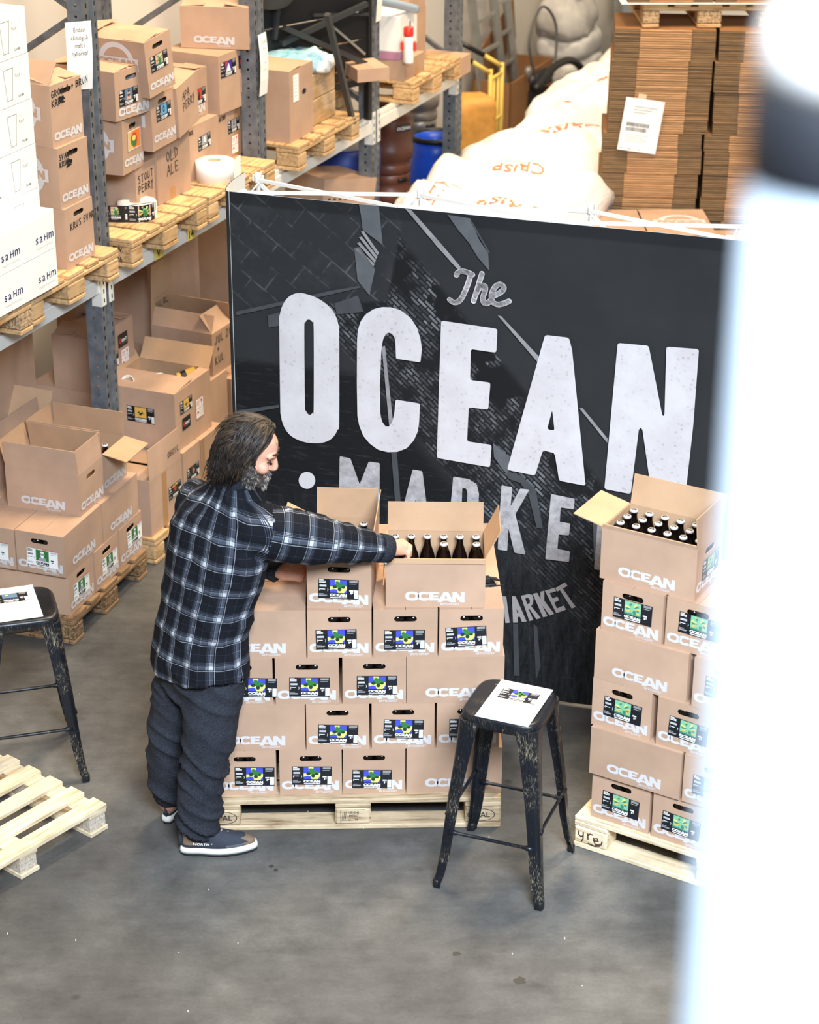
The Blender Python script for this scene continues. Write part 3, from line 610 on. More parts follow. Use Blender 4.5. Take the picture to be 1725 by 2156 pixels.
tag(obj('tape_dispenser', clip, None, (1.108, .215, oz), (0, 0, .2)), 'small black plastic tape dispenser lying on the stack right of the bottle box', 'tape dispenser')

# ================================================================ right pallet of cartons
RA = R(-32.8); RD = Vector((cos(RA), sin(RA), 0)); RN = Vector((-sin(RA), cos(RA), 0)); PO = Vector((1.503, -.115, 0))
def RP(d_, n_, z): return PO+RD*d_+RN*n_+Vector((0, 0, z))
rp = pallet('pale pine pallet under the right stack of pear label cartons', RP(-.005, -.03, 0), RA, 'pine_new', 'pine_new')
um = MB(); 
for st in ([(-.05, .02), (-.05, .005), (-.04, -.004), (-.03, .004), (-.03, .02)], [(-.03, .01), (-.03, -.012), (-.036, -.024)], [(-.01, .02), (-.008, -.006)], [(-.01, .012), (.0, .022), (.012, .022)], [(.016, .006), (.032, .012), (.036, .0), (.02, -.004), (.016, .008)], [(.016, -.002), (.026, -.02), (.05, -.012), (.054, .004)], [(-.006, -.024), (.02, -.028), (.045, -.02)]): um.ribbon(st, .0055, 'burn')
obj('burnt_mark', um, rp, (.073, -.001, .058))
g = 'pear beer cartons of the right stack'
def pS(label, d_, row, n_, su, sz, rot=0): return carton(label, RP(d_, n_, z_(row)), RA, CW, CL, handle='front', logos=[SL], stick=[('front', su, sz, 'pear', rot, 1.0)], group=g)
def pL(label, d_, row, n_): return carton(label, RP(d_, n_, z_(row)), RA, CL, CW, handle='side', logos=[LL()], group=g)
pS('pear label carton at the left end of the bottom row, right stack', .052, 0, .0, .046, .053, 2); pS('pear label carton second in the bottom row of the right stack', .318, 0, -.004, .04, .05, 3); pS('pear label carton at the hidden right end of the bottom row', .6, 0, -.004, .04, .05, 1)
pL('plain long side carton in the second row of the right stack', .044, 1, -.018); pS('pear label carton in the second row, cut by the white post', .44, 1, -.016, .04, .05, 1); pS('pear label carton behind the post in the second row', .7, 1, -.016, .04, .05, 1)
pS('pear label carton at the left end of the third row, right stack', .034, 2, .0, .05, .058, 2); pS('pear label carton second in the third row of the right stack', .312, 2, -.005, .048, .058, 3); pS('pear label carton behind the post in the third row', .6, 2, -.005, .05, .05, 1)
pL('plain long side carton in the fourth row of the right stack', .036, 3, .0); pS('pear label carton in the fourth row, fading behind the white post', .448, 3, -.008, .048, .062, 2); pS('pear label carton behind the post in the fourth row', .71, 3, -.008, .05, .05, 1)
pS('pear label carton at the left of the fifth row, under the open bottle box', .053, 4, .004, .048, .072, 1); pS('pear label carton second in the fifth row, under the open bottle box corner', .314, 4, .013, .052, .078, 2); pS('pear label carton behind the post in the fifth row', .6, 4, .013, .05, .05, 1)
RO = RP(.03, .02, z_(5)); ra = R(-31.8); oz = z_(5)
carton('open carton of brown bottles on top of the right stack', RO, ra, CL, CW, handle='side', logos=[LL(), ('right', .008, .027)], stick=[('right', .06, .056, 'pear', 0, .95)], flaps=[('left', 78, .125), ('back', 12, .12), ('right', -6, .12), ('front', 14, .018, 'kraft', 0.0)], bottles=False)
gb = 'bottles in the right open box'; nm = ('first', 'second', 'third', 'fourth', 'fifth', 'sixth')
for j, rn in enumerate(('back', 'third', 'second', 'front')):
    for i in range(6):
        if (j, i) in ((3, 0), (3, 1), (3, 2), (3, 3)) : continue
        v = Matrix.Rotation(ra, 3, 'Z') @ Vector((.033+i*.064, .218-j*.062, 0)); bottle('brown beer bottle, %s from the left in the %s row of the right open box' % (nm[i], rn), RO+v+Vector((0, 0, .0045)), gb, ra)
carton('half closed carton behind the open bottle box on the right stack', RP(.42, .30, z_(5)), RA, CL, CW, logos=[('left', .008, .027)], flaps=[('left', -70, .12), ('back', -76, .118), ('front', -84, .118), ('right', 0, .12)], group=None)
carton('carton carrying the half closed carton at the back of the right stack', RP(.43, .40, z_(4)), RA, CL, CW, group='hidden cartons at the back of the right stack')
for row in range(4): carton('brown carton hidden at the back of the right pallet', RP(.43, .40, z_(row)), RA, CL, CW, group='hidden cartons at the back of the right stack')

# ================================================================ old pallet and cartons on the floor, left
LA = R(69.2); LD = Vector((cos(LA), sin(LA), 0)); LN = Vector((-sin(LA), cos(LA), 0)); LO = Vector((-.726, 1.612, 0))
def LP(d_, n_, z): return LO+LD*d_+LN*n_+Vector((0, 0, z))
pallet('dark weathered pallet on the floor under the green label cartons', LP(-.02, -.035, 0), LA, 'pine_old', 'chipboard_old', along='y')
g = 'green label cartons on the old pallet'
def gS(label, d_, n_, row, face_stick, W=CW, D=CL, **k): return carton(label, LP(d_, n_, z_(row)), LA, W, D, group=g, **k)
gS('green label carton at the near corner of the old pallet', 0, -.012, 0, 1, handle='front', logos=[SL], stick=[('front', .04, .055, 'portrait_green', 1, 1.0)])
gS('green label carton in the middle of the bottom row, old pallet', .262, -.016, 0, 1, handle='front', logos=[SL], stick=[('front', .07, .052, 'portrait_green', -1, 1.0)])
gS('green label carton at the far end of the bottom row, old pallet', .524, -.016, 0, 1, handle='front', logos=[SL], stick=[('front', .085, .07, 'portrait_green', 0, 1.0)])
gS('green label carton turned to show its handle, second row near corner', -.022, -.012, 1, 1, CL, CW, handle='side', logos=[LL(), ('left', .008, .027)], stick=[('left', .055, .045, 'portrait_green', 2, 1.0)])
gS('plain long side carton at the far end of the second row, old pallet', .37, -.014, 1, 1, CL, CW, handle='side', logos=[LL(), ('left', .008, .027)])
gS('green label carton at the left edge of the photo, second row', -.025, .244, 1, 1, CL, CW, handle='side', logos=[('left', .008, .027)], stick=[('left', .055, .045, 'portrait_green', 0, 1.0)])
gS('carton in the second row behind the near corner one, under the open carton', .37, .244, 1, 1, CL, CW)
for d_, n_ in ((0, .378), (.262, .378), (.524, .378)): gS('brown carton hidden at the back of the bottom row, old pallet', d_, n_, 0, 1)
oz = z_(2)
carton('big open carton with tall flaps and white print, left on the old pallet', LP(.205, .012, oz), LA, CW, CL, handle='front', logos=[SL, LL('left')], flaps=[('front', -4, .125), ('left', 4, .126), ('right', -4, .126), ('back', 12, .125)], bottles=False)
carton('open carton behind with one pale flap folded out and a bottle inside', LP(.466, .02, oz), LA, CW, CL, handle='front', logos=[('front', .008, .027, LOGO_S, 1)], flaps=[('front', 100, .13), ('left', 2, .126), ('right', 0, .126), ('back', 6, .125)], bottles=False)  # lettering in dimmer ink for the flap's shadow on this face
bottle('single brown bottle standing in the open carton on the old pallet', LP(.6, .07, oz+.0045), None)

# ================================================================ pallet racking
OF = -.055; UW, UD, UH, PITCH_H = .11, .09, 3.6, .05
def strip(w_, hole, length, pitch):
    """perforated strip in the XZ plane facing -Y; one hole per cell, with a rim 3 mm deep"""
    cell = MB().poly([(0, 0), (w_, 0), (w_, pitch), (0, pitch)], 0, 'steel_grey', [hole]); n = len(hole)
    cell.add([(p[0], y, p[1]) for y in (0, .003) for p in hole], [(i, (i+1) % n, n+(i+1) % n, n+i) for i in range(n)], 'steel_grey')
    return cell
def upright_mesh():
    m = MB(); N = int(UH/PITCH_H)
    slot_ = [(.012, .012), (.024, .012), (.024, .036), (.012, .036)]
    fs = strip(.036, slot_, UH, PITCH_H); rd = [(.045+.0075*cos(i*pi/4), .025+.0075*sin(i*pi/4)) for i in range(8)]; ss = strip(UD, rd, UH, PITCH_H)
    for i in range(N):
        z = i*PITCH_H
        for x0 in (0, UW-.036): m.add([(v[0]+x0, v[1], v[2]+z) for v in fs.v], fs.f, 'steel_grey')
        m.add([(v[1], UD-v[0], v[2]+z) for v in ss.v], ss.f, 'steel_blue'); m.add([(UW-v[1], v[0], v[2]+z) for v in ss.v], ss.f, 'steel_blue')
    for a, b in (((.036, 0), (.042, .012)), ((.042, .012), (UW-.042, .012)), ((UW-.042, .012), (UW-.036, 0))):
        m.add([(a[0], a[1], 0), (b[0], b[1], 0), (b[0], b[1], UH), (a[0], a[1], UH)], [(0, 1, 2, 3)], 'steel_grey')
    m.add([(0, UD, 0), (.02, UD, 0), (.02, UD, UH), (0, UD, UH)], [(3, 2, 1, 0)], 'steel_grey'); m.add([(UW-.02, UD, 0), (UW, UD, 0), (UW, UD, UH), (UW-.02, UD, UH)], [(3, 2, 1, 0)], 'steel_grey')
    return m.mesh('upright')
UP = upright_mesh()
rk = thing('pallet_rack', 'grey perforated pallet racking with pale beams along the left wall', 'shelf', SP(0, 0), SA)
# local frame of the rack: x = t, y = -o
UT = [-1.80, -.05, 1.64, 3.18, 4.56]; DEPTH = 1.02
for t_ in UT:
    obj('upright', UP, rk, (t_, -OF, 0)); obj('upright', UP, rk, (t_, -OF+DEPTH-UD, 0))
    f = MB(); f.box(t_-.01, t_+UW+.01, -OF-.02, -OF+UD+.02, 0, .006, 'steel_grey'); obj('foot_plate', f, rk)
    for z0, z1, back in ((.30, .92, 1), (.92, 1.5, 0), (1.62, 2.2, 1), (2.2, 2.78, 0), (2.78, 3.3, 1)):
        f = MB(); ya, yb = -OF+.06, -OF+DEPTH-.06; f.beam((t_+.055, ya, z0 if back else z0), (t_+.055, yb, z1 if back else z1), .03, .03, 'steel_grey') if back else f.beam((t_+.055, yb, z0), (t_+.055, ya, z1), .03, .03, 'steel_grey'); obj('brace', f, rk)
    f = MB(); f.beam((t_+.055, -OF+.05, .3), (t_+.055, -OF+DEPTH-.05, .3), .03, .03, 'steel_grey'); obj('brace', f, rk)
for a, b in zip(UT, UT[1:]):
    for y, s_ in ((-OF, 1), (-OF+DEPTH-.05, -1)):
        f = MB(); f.box(a+UW, b, y+.002, y+.047, BEAM-.10, BEAM-.03, 'beam_white', .004); f.box(a+UW, b, y+(.014 if s_ > 0 else .002), y+(.047 if s_ > 0 else .035), BEAM-.03, BEAM, 'beam_white', .004); obj('beam', f, rk)
    for x, s_ in ((a+UW, -1), (b, 1)):
        f = MB(); x0, x1 = (x-.042, x+.004) if s_ < 0 else (x-.004, x+.042); f.box(x0, x1, -OF-.006, -OF-.001, BEAM-.17, BEAM+.03, 'beam_white', .002); f.box(x-.004, x+.004, -OF-.006, -OF+.05, BEAM-.17, BEAM+.03, 'beam_white', .001)
        for k in range(4): f.box((x0+x1)/2-.004, (x0+x1)/2+.004, -OF-.0075, -OF-.0055, BEAM-.15+k*.045, BEAM-.13+k*.045, 'gap_shade')  # near-black blocks paint the shade inside the connector slots
        obj('beam_connector', f, rk)
for x, s in ((.52, 'V'), (.865, '14')):
    f = MB(); f.rect(-.045, .05, -.032, .032, 0, 'yellow_tag'); text_mb(s, .062, .015, 1.0, 0, 'black_ink', 'CENTER', f, 0, -.022, -.0006); obj('bay_tag', f, rk, (x, -OF-.001, BEAM-.065))
# papers hung on the uprights
def hung(label, t_, z, w_, h_, lines, dx=0, rot=0):
    f = MB(); vs = []; n = 4
    for i in range(n+1): 
        zz = -h_*i/n; b_ = -.012*sin(pi*i/n)
        vs += [(0, b_, zz), (w_, b_+.003, zz)]
    f.add(vs, [(2*i, 2*i+2, 2*i+3, 2*i+1) for i in range(n)], 'white_paper'); f.add([(v[0], v[1]+.001, v[2]) for v in vs], [(2*i, 2*i+1, 2*i+3, 2*i+2) for i in range(n)], 'white_paper')
    t = thing('paper_notice', label, 'sign', SP(t_, OF+.012, z), SA); obj('sheet', f, t)
    if lines:
        m = MB(); 
        for i, s in enumerate(lines): text_mb(s, h_*.095, -.004, .78, .0, 'black_ink', 'CENTER', m, w_/2, -h_*.14-i*h_*.115, -.0145)
        obj('printed_text', m, t)
    t.rotation_euler = (0, R(rot), SA); return t
nt_ = hung('white notice with four lines of text taped to the near rack upright', -.085, 2.775, .128, .31, ['Endast', 'ekologisk', 'malt i', 'hyllorna!'], rot=0); nt_.location = (-.664, 2.366, 2.765); nt_.rotation_euler = (0, R(2), R(30))
hung('narrow white list taped to the second rack upright beside the cartons', 1.655, 2.36, .10, .33, ['Lista', '-----', '- - - -', '-----', '- - -'])
hung('small blank white sheet high on the third rack upright', 3.21, 2.6, .085, .47, None)

# ================================================================ pallets on the rack
def rp_(label, t_, W=.8, o=.06, z=BEAM, m='pine', b='pine', marks=True): return pallet(label, SP(t_, o, z), SA, m, b, 1.15, W, along='y')
rp_('pine pallet on the rack under the white glass boxes, cut by the photo edge', -1.64, .8, .075, b='chipboard')
rp_('pine pallet on the rack under the three stacked cartons by the near upright', -.815, .76)
pb = rp_('pine pallet on the rack under the old ale carton, with stencilled end block', .075, .76)
f = MB(); text_mb('EW', .038, .012, .9, 0, 'black_ink', 'LEFT', f, 0, .03); text_mb('126', .038, .012, .9, 0, 'black_ink', 'LEFT', f, 0, -.018); obj('stencil', f, pb, (-.0015, .11, .045), (0, 0, -pi/2))
rp_('pine pallet on the rack beside the second upright, under the white paper roll', .865, .76)
rp_('pine pallet on the rack under the tall carton with the delivery note', 1.92, .82)
rp_('pine pallet at the far end of the rack under the white box', 3.56, .8, .06)
rp_('spare pine pallet lying on the rack beams beside the third upright', 2.80, .5, -.28, BEAM+.001)
up2 = rp_('second spare pine pallet stacked on the other spare one', 2.80, .5, -.27, BEAM+.146)

# ================================================================ cartons on the rack
def sb(label, t_, o, z, W, D, h, ang=None, **k):
    return carton(label, SP(t_, o, z), SA if ang is None else R(ang), W, D, h, **k)
g = 'cartons of old labels on the rack'
S_ = lambda W: (W-.022)/6.3
z = DECK
for nm, ln, o, a, wr in (('bottom carton of the three by the near upright, marked in marker pen', ['KRUS SVART'], .011, 65.2, (.045, .175, .030)), ('middle carton of the three by the near upright, with blackened writing', ['SVARTA', 'KRUS'], -.004, 63.5, (.012, .225, .024)), ('top carton of the three by the near upright, flaps sticking up', ['GRON A + BRUN', 'KRUS'], -.024, 62, (.012, .225, .030))):
    top = nm.startswith('top')
    c_ = sb(nm, -.43, o, z, .245, .38, .281, a, handle='front', bottles=not top, logos=[('front', .015, .03, .034)], ring=[('left', .2, .15, 1.0)], write=[('front', *wr, ln)], group=g, flaps='closed' if not top else [('front', -78, .12), ('left', -38, .12), ('back', -80, .12), ('right', -84, .11)])
    if not nm.startswith('bottom'):
        f = MB(); 
        for i in range(14): f.ribbon([(random.uniform(0, .05), random.uniform(0, .035)), (random.uniform(0, .05), random.uniform(0, .035))], .006, 'black_ink')
        obj('scribble', f, c_, (.06, -.0026, .185 if top else .18))
    z += .2815
z1 = DECK
sb('marker pen carton reading stout perry, low on the rack', .415, -.105, DECK, .19, .39, .252, write=[('front', .025, .16, .038, ['STOUT', 'PERRY'])], tape=[('front', .08, 0, .045, .08)], group=g)
sb('marker pen carton reading old ale on the rack', .612, -.095, DECK, .345, .30, .308, write=[('front', .10, .20, .052, ['OLD', 'ALE'])], tape=[('front', .13, .0, .05, .06)], group=g)
sb('carton with a grey whale label and a black printer label above the paper roll', 1.0, -.15, DECK, .37, .39, .285, handle=None, stick=[('front', .15, .14, 'whale', -2, .85), ('front', .16, .02, 'print_house', -3, .95)], write=[('front', .02, .245, .02, ['KROXX'])], tape=[('top', 0, .18, .37, .05)], group=g)
sb('carton with handling label low beside the second upright', 1.40, -.17, DECK, .32, .39, .268, stick=[('front', .125, .14, 'wolf', 0, .8), ('front', .16, .02, 'fragile', 0, 1.0)], tape=[('front', .2, .0, .05, .26)], write=[('front', .02, .23, .02, ['ASTRO'])], group=g)
zr = DECK+.27
sb('big carton with purple peak label, black printer label and handling label', 1.42, -.16, zr, .33, .35, .31, 61, stick=[('front', .02, .19, 'peak', 0, .95), ('front', .2, .205, 'print_house', 0, .95), ('front', .215, .075, 'fragile', 0, 1.05)], group=g)
carton('topmost carton on the rack with white print on its long side', (.097, 3.949, zr+.313), R(80), CW, .37, CH+.01, handle='front', logos=[('left', .07, .03, .035), ('front', .008, .027)], stick=[('front', .03, .08, 'fish', 0, .95)], flaps=[('front', -82, .13), ('left', -78, .125), ('back', -85, .13), ('right', -84, .125)], group=g, bottles=False, mat='kraft')
sb('crumpled carton under the topmost one with handle and red label', 1.04, -.20, DECK+.288, .33, .39, .25, 66, handle='front', stick=[('front', .155, .07, 'red', 0, .95)], logos=[('front', .07, .03, .036)], flaps=[('front', -86, .12), ('left', -80, .12), ('back', -85, .12), ('right', -84, .12)], bottles=False, group=g)
sb('carton with orange label, leaning out over the stout perry carton', .245, -.07, DECK+.256, .25, .39, .262, 72, handle='front', logos=[('front', .02, .035, S_(.25))], ring=[('left', .22, .14, 1.0)], tilt=(0, 3), group=g, bottles=False)
oc = [o for o in COL.objects if o.get('label') == 'carton with orange label, leaning out over the stout perry carton'][0]
f = MB(); f.rect(0, .15, 0, .095, 0, 'white_paper'); f.rect(.004, .146, .004, .091, -.0004, 'label_orange'); f.rect(.004, .06, .004, .091, -.0006, 'label_gold'); f.poly([(p[0], p[1]) for p in ell(.07, .047, .04, .034, 12, 2)], -.0009, 'red_ink'); f.poly([(p[0], p[1]) for p in ell(.075, .03, .03, .02, 10, 2)], -.0012, 'label_green'); f.poly([(p[0], p[1]) for p in ell(.07, .055, .022, .015, 10, 2)], -.0015, 'label_yellow'); obj('label_sticker', f, oc, (.06, -.003, .105))
sb('carton with a portrait label and handle beside the near upright', .215, -.075, DECK+.525, .26, .39, .235, 58, handle='front', logos=[('front', .02, .02, S_(.26))], stick=[('front', .03, .065, 'portrait', 0, .9)], flaps=[('front', -88, .12), ('left', -84, .12), ('back', -80, .12), ('right', -86, .12)], bottles=False, group=g)
sb('carton with blue fish label under the tall leaning carton', .50, -.045, DECK+.312, .235, .38, .27, 65, handle='front', logos=[('front', .015, .04, S_(.235))], stick=[('front', .05, .135, 'fish', 0, .9)], ring=[('left', .22, .15, 1.0)], group=g, bottles=False, tilt=(0, -2))
sb('tall leaning carton with a green and pink label near the top of the rack', .415, .0, DECK+.60, .22, .42, .275, 60, handle='front', logos=[('front', .012, .035, S_(.22))], stick=[('front', .035, .115, 'leaf', 0, .9)], ring=[('left', .25, .16, 1.0)], group=g, bottles=False, tilt=(0, -7), flaps=[('front', -88, .12), ('left', -84, .12), ('back', -80, .12), ('right', -86, .12)])
sb('tilted marker pen carton reading apa perry', .745, -.03, DECK+.325, .27, .30, .255, 72, write=[('front', .07, .17, .04, ['APA', 'PERRY'])], tilt=(0, -6), group=g)
for i, (w_, nm) in enumerate(((['X'], 'lowest carton of the column half hidden behind the near upright'), ([], 'middle carton with handle in the column behind the near upright'), (['XX UT', ' X RY'], 'upper carton of the column behind the near upright, marked in pen'))):
    sb(nm, .07, -.205, DECK+i*.232, .215, .39, .231, 66, handle='front' if i < 2 else None, logos=[('front', .015, .03, .03)] if i < 2 else [], write=[('front', .01, .17, .04, w_)] if w_ else [], group=g, bottles=False)
sb('plain brown carton at the back of the rack, left of the hung notice', -.02, -.66, DECK, .40, .36, .42, group=g); sb('plain brown carton on top of another at the back of the rack', -.02, -.66, DECK+.42, .40, .36, .36, group=g)
# labels and rolls
lr = thing('label_roll', 'roll of black pear labels standing on the pallet boards', 'label roll', SP(.365, -.045, DECK), SA)
f = MB(); f.lathe([(.04, .0), (.095, .0), (.095, .082), (.04, .082), (.04, .0)], 'white_paper', 28, caps=False); obj('roll', f, lr, (.05, .06, 0))
pts = [(.05+.098*cos(a), .06+.098*sin(a)) for a in [R(300-10*i) for i in range(12)]]
pts += [(pts[-1][0]-.006-.016*k*.6, pts[-1][1]+.03*k) for k in range(1, 5)]
f = MB(); n = len(pts); q_ = [(2*i, 2*i+1, 2*i+3, 2*i+2) for i in range(n-1)]
zt = lambda k: (0 if k < 12 else -.0)
f.add([(p[0], p[1], zz) for p in pts for zz in (.0, .085)], [k[::-1] for k in q_], 'label_black'); f.add([(p[0]+.001, p[1], zz) for p in pts for zz in (.0, .085)], q_, 'white_paper'); obj('label_strip', f, lr)
me = get_sticker('leaf').copy()
for v in me.vertices:
    a = R(-84)+v.co.x/.098; v.co = Vector((.05+(.0995-v.co.y)*sin(a), .06-(.0995-v.co.y)*cos(a), v.co.z))
obj('label_sticker', me, lr); e0 = Vector((*pts[-1], .012)); dx = (Vector((*pts[11], 0))-Vector((*pts[-1], 0))); obj('label_sticker', get_sticker('leaf'), lr, (e0.x-.0025, e0.y-.001, .012), (0, 0, math.atan2(dx.y, dx.x)), (.72, 1, .8))
pr = thing('paper_roll', 'big white paper roll lying flat on the pallet by the whale label carton', 'paper roll', SP(1.155, -.06, DECK), SA)
f = MB(); f.lathe([(.034, 0), (.1, 0), (.1, .105), (.034, .105)], 'white_paper', 36, caps=False); obj('roll', f, pr); f = MB(); f.lathe([(.030, .0), (.034, .0), (.034, .1055), (.030, .1055), (.030, 0)], 'kraft', 24, caps=False); obj('core', f, pr)
f = MB(); f.add([(0, -.1005, .0), (.15, -.075, .002), (.15, -.075, .107), (0, -.1005, .105)], [(0, 1, 2, 3)], 'white_paper'); f.add([(0, -.0995, .0), (.15, -.074, .002), (.15, -.074, .107), (0, -.0995, .105)], [(3, 2, 1, 0)], 'white_paper'); obj('loose_end', f, pr)

# ---- white glass boxes at the left edge
def maker(m, w_):     # lower case word on the white boxes
    text_mb('s', .058, .004, 1, 0, 'navy_ink', 'LEFT', m, 0, 0); text_mb('a', .058, .004, 1, 0, 'navy_ink', 'LEFT', m, .032, 0); text_mb('H', .045, .004, 1, 0, 'navy_ink', 'LEFT', m, .068, 0); text_mb('m', .058, .004, 1, 0, 'navy_ink', 'LEFT', m, .104, 0); text_mb('The glass for any brands', .014, 0, 1, 0, 'pale_ink', 'LEFT', m, .0, -.026); return m
SAHM = maker(MB(), 0).mesh('printed_maker')
TUL = MB(); gl = [(.0, .0), (.06, .0), (.066, .02), (.062, .1), (.085, .16)]
for a, b in zip([(.015, .0), (.055, .0), (.062, .06), (.072, .135), (-.002, .135), (.008, .06)], [(.055, .0), (.062, .06), (.072, .135), (-.002, .135), (.008, .06), (.015, .0)]): TUL.ribbon([a, b], .0022, 'grey_ink')
text_mb('TULIP', .017, .0, 1, 0, 'grey_ink', 'LEFT', TUL, .085, .09); text_mb('0,33', .012, 0, 1, 0, 'pale_ink', 'LEFT', TUL, .085, .118); text_mb('SAHM', .017, .004, 1, 0, 'grey_ink', 'LEFT', TUL, .1, .0); TUL = TUL.mesh('printed_glass')
def wbox(label, t_, o, z, W, D, h, maker_=True, group=None):
    t = thing('glass_box', label, 'box', SP(t_, o, z), SA, group)
    obj('box_body', MB().box(0, W, 0, D, 0, h-.002, 'white_card', .003), t)
    for k in (0, 1): obj('top_flap', MB().box(0, W, k*D/2+.0006, (k+1)*D/2-.0006, h-.0025, h, 'white_card'), t)
    if maker_: obj('printed_maker', SAHM, t, (W*.40, -.0015, h*.32))
    else: obj('printed_glass', TUL, t, (.03, -.0015, h*.14))
g = 'white glass boxes on the rack'
for i, r_ in enumerate(('bottom', 'top')):
    wbox('white box with a navy maker name, %s right of the four in front' % r_, -.905, .088, DECK+i*.178, .27, .14, .177, True, g)
    wbox('white box with a navy maker name, %s left of the four, at the photo edge' % r_, -1.178, .088, DECK+i*.178, .27, .14, .177, True, g)
for i in range(6):
    lv = ('first', 'second', 'third', 'fourth', 'fifth', 'sixth')[i]
    wbox('white box with a drawn glass, %s from below in the right column' % lv, -.745-i*.003+.0, -.058, DECK+i*.202, .235, .30, .201, False, g)
    wbox('white box with a drawn glass, %s from below in the left column' % lv, -.985-i*.003, -.058, DECK+i*.202, .236, .30, .201, False, g)

# ---- second and third bay
tc_ = sb('tall plain carton with a delivery note and a small slot painted dark', 1.955, -.01, DECK, .30, .40, .40, group=None, lift=.06)
f = MB(); f.rect(0, .07, 0, .15, 0, 'white_paper')
for i in range(6): f.rect(.008, .05, .13-i*.02, .133-i*.02, -.0004, 'pale_ink')
obj('delivery_note', f, tc_, (.045, -.0015, .22)); obj('slot_shade', MB().poly(slot(.185, .255, .05, .028), -.0015, 'gap_shade'), tc_)  # slot is a flat near-black shape, its inner shade painted on
wp = thing('wrapped_load', 'cartons wrapped in brown stretch film beside the tall carton', 'wrapped boxes', SP(2.345, -.05, DECK), SA)
f = MB(); f.box(0, .30, 0, .38, 0, .15, 'wrap_film', .006); f.box(.003, .298, .002, .38, .151, .295, 'wrap_film', .006); obj('film_wrap', f, wp)
def lumpy(name, rx, ry, rz, mat, seed, freq=6, amp=.02, e=.5, parent=None, loc=(0, 0, 0), rot=(0, 0, 0), seg=28, flatb=True):
    b = bmesh.new(); bmesh.ops.create_uvsphere(b, u_segments=seg, v_segments=int(seg*.6), radius=1)
    for v in b.verts:
        c = v.co; q = Vector([math.copysign(abs(x)**e, x) for x in c]); q = Vector((q.x*rx, q.y*ry, q.z*rz)); nn = noise.noise(q*freq+Vector((seed, seed*2, 0)))*amp + noise.noise(q*freq*2.7+Vector((seed*3, 0, seed)))*amp*.5
        q += c.normalized()*nn
        if flatb and q.z < -rz*.96: q.z = -rz*.96
        v.co = q
    return obj(name, MB().bm(b, mat, True), parent, loc, rot)
bf = lumpy('plastic_sheet', .19, .17, .05, 'blue_film', 3, 14, .03, .6, None, SP(2.44, -.20, DECK+.345), (0, 0, SA)); tag(bf, 'crumpled light blue plastic sheet draped over the film wrapped load', 'plastic sheet')
wf = lumpy('packing_film', .13, .05, .035, 'white_plastic', 5, 22, .03, .6, None, SP(2.50, -.05, DECK+.325), (0, 0, SA+.1)); tag(wf, 'crumpled white film hanging from the edge of the blue sheet', 'plastic film')
# dismantled dark bars and tubes, with an added black backing
def bar(label, a, b, wd, mat='dark_frame', cat='metal bar'):
    f = MB(); A, B = SP(*a), SP(*b); f.beam(A, B, wd, wd, mat); o = obj('metal_bar', f); return tag(o, label, cat)
PL_ = SO+SN*.045
def rackfront(u, v):
    k = _f*F_PX + _r2*(u-862.5) + _d2*(v-1078); s_ = ((PL_-EYE) @ SN)/(k @ SN); return EYE+k*s_
tag(obj('metal_bar', MB().beam(rackfront(689, 30), rackfront(745, 264), .03, .03, 'dark_frame')), 'long dark square bar standing slanted against the front of the rack', 'metal bar')
PA_, PB_ = SP(2.28, -.42), SP(3.13, -.06); pd_ = (PB_-PA_).normalized(); pn_ = Vector((pd_.y, -pd_.x, 0))
def front(u, v, off):     # measured on the black panel, brought forward by off
    k = _f*F_PX + _r2*(u-862.5) + _d2*(v-1078); s_ = ((PA_+pn_*off-EYE) @ pn_)/(k @ pn_); return EYE+k*s_
def fbar(label, a, b, wd, off, mat='dark_frame'): o = obj('metal_bar', MB().beam(front(*a, off), front(*b, off), wd, wd, mat)); return tag(o, label, 'metal bar')
fbar('dark square bar slanting up to the right above the blue sheet', (592, 92), (772, 8), .030, .05); fbar('dark square bar slanting down to the right above the blue sheet', (598, 58), (770, 134), .030, .09)
fbar('thin light metal bar crossing behind the slanted dark bars', (698, 54), (768, 114), .014, .02, 'aluminium'); fbar('short dark upright bar behind the plain tall carton', (578, 84), (587, -10), .026, .02); fbar('dark crossbar behind the hoses near the third upright', (660, 32), (775, 30), .016, .03)
bp = MB();  # black panel added so the background of the bay comes out dark
for k in range(5): bp.beam(PA_+Vector((0, 0, 1.97+k*.165)), PB_+Vector((0, 0, 1.97+k*.165)), .02, .155, 'black_plastic')
bp.beam(PA_+Vector((0, 0, DECK+.001)), PA_+Vector((0, 0, 2.72)), .03, .04, 'black_plastic'); bp.beam(PB_+Vector((0, 0, BEAM+.001)), PB_+Vector((0, 0, 2.72)), .03, .04, 'black_plastic')
for k in range(2): bp.beam(PA_+Vector((0, 0, 1.80+k*.06)), PB_+Vector((0, 0, 1.80+k*.06)), .02, .04, 'black_plastic')
tag(obj('dark_backing', bp), 'added black slatted backing that darkens the second rack bay', 'frame')
def hose(label, pts, rad, mat='grey_blue_tube', cat='hose', name='hose'):
    P = [SP(*p) for p in pts]; Q = []
    for i in range(len(P)-1):
        p0, p1, p2, p3 = P[max(i-1, 0)], P[i], P[i+1], P[min(i+2, len(P)-1)]
        for k in range(6):
            u = k/6; Q.append(.5*((2*p1)+(-p0+p2)*u+(2*p0-5*p1+4*p2-p3)*u*u+(-p0+3*p1-3*p2+p3)*u**3))
    Q.append(P[-1]); o = obj(name, MB().tube(Q, rad, mat, 10)); return tag(o, label, cat)
hose('thick grey blue hose lying over the white box at the third upright', [(2.7, -.28, DECK+.66), (3.05, -.20, DECK+.62), (3.45, -.08, DECK+.50), (3.78, -.02, DECK+.40)], .028)
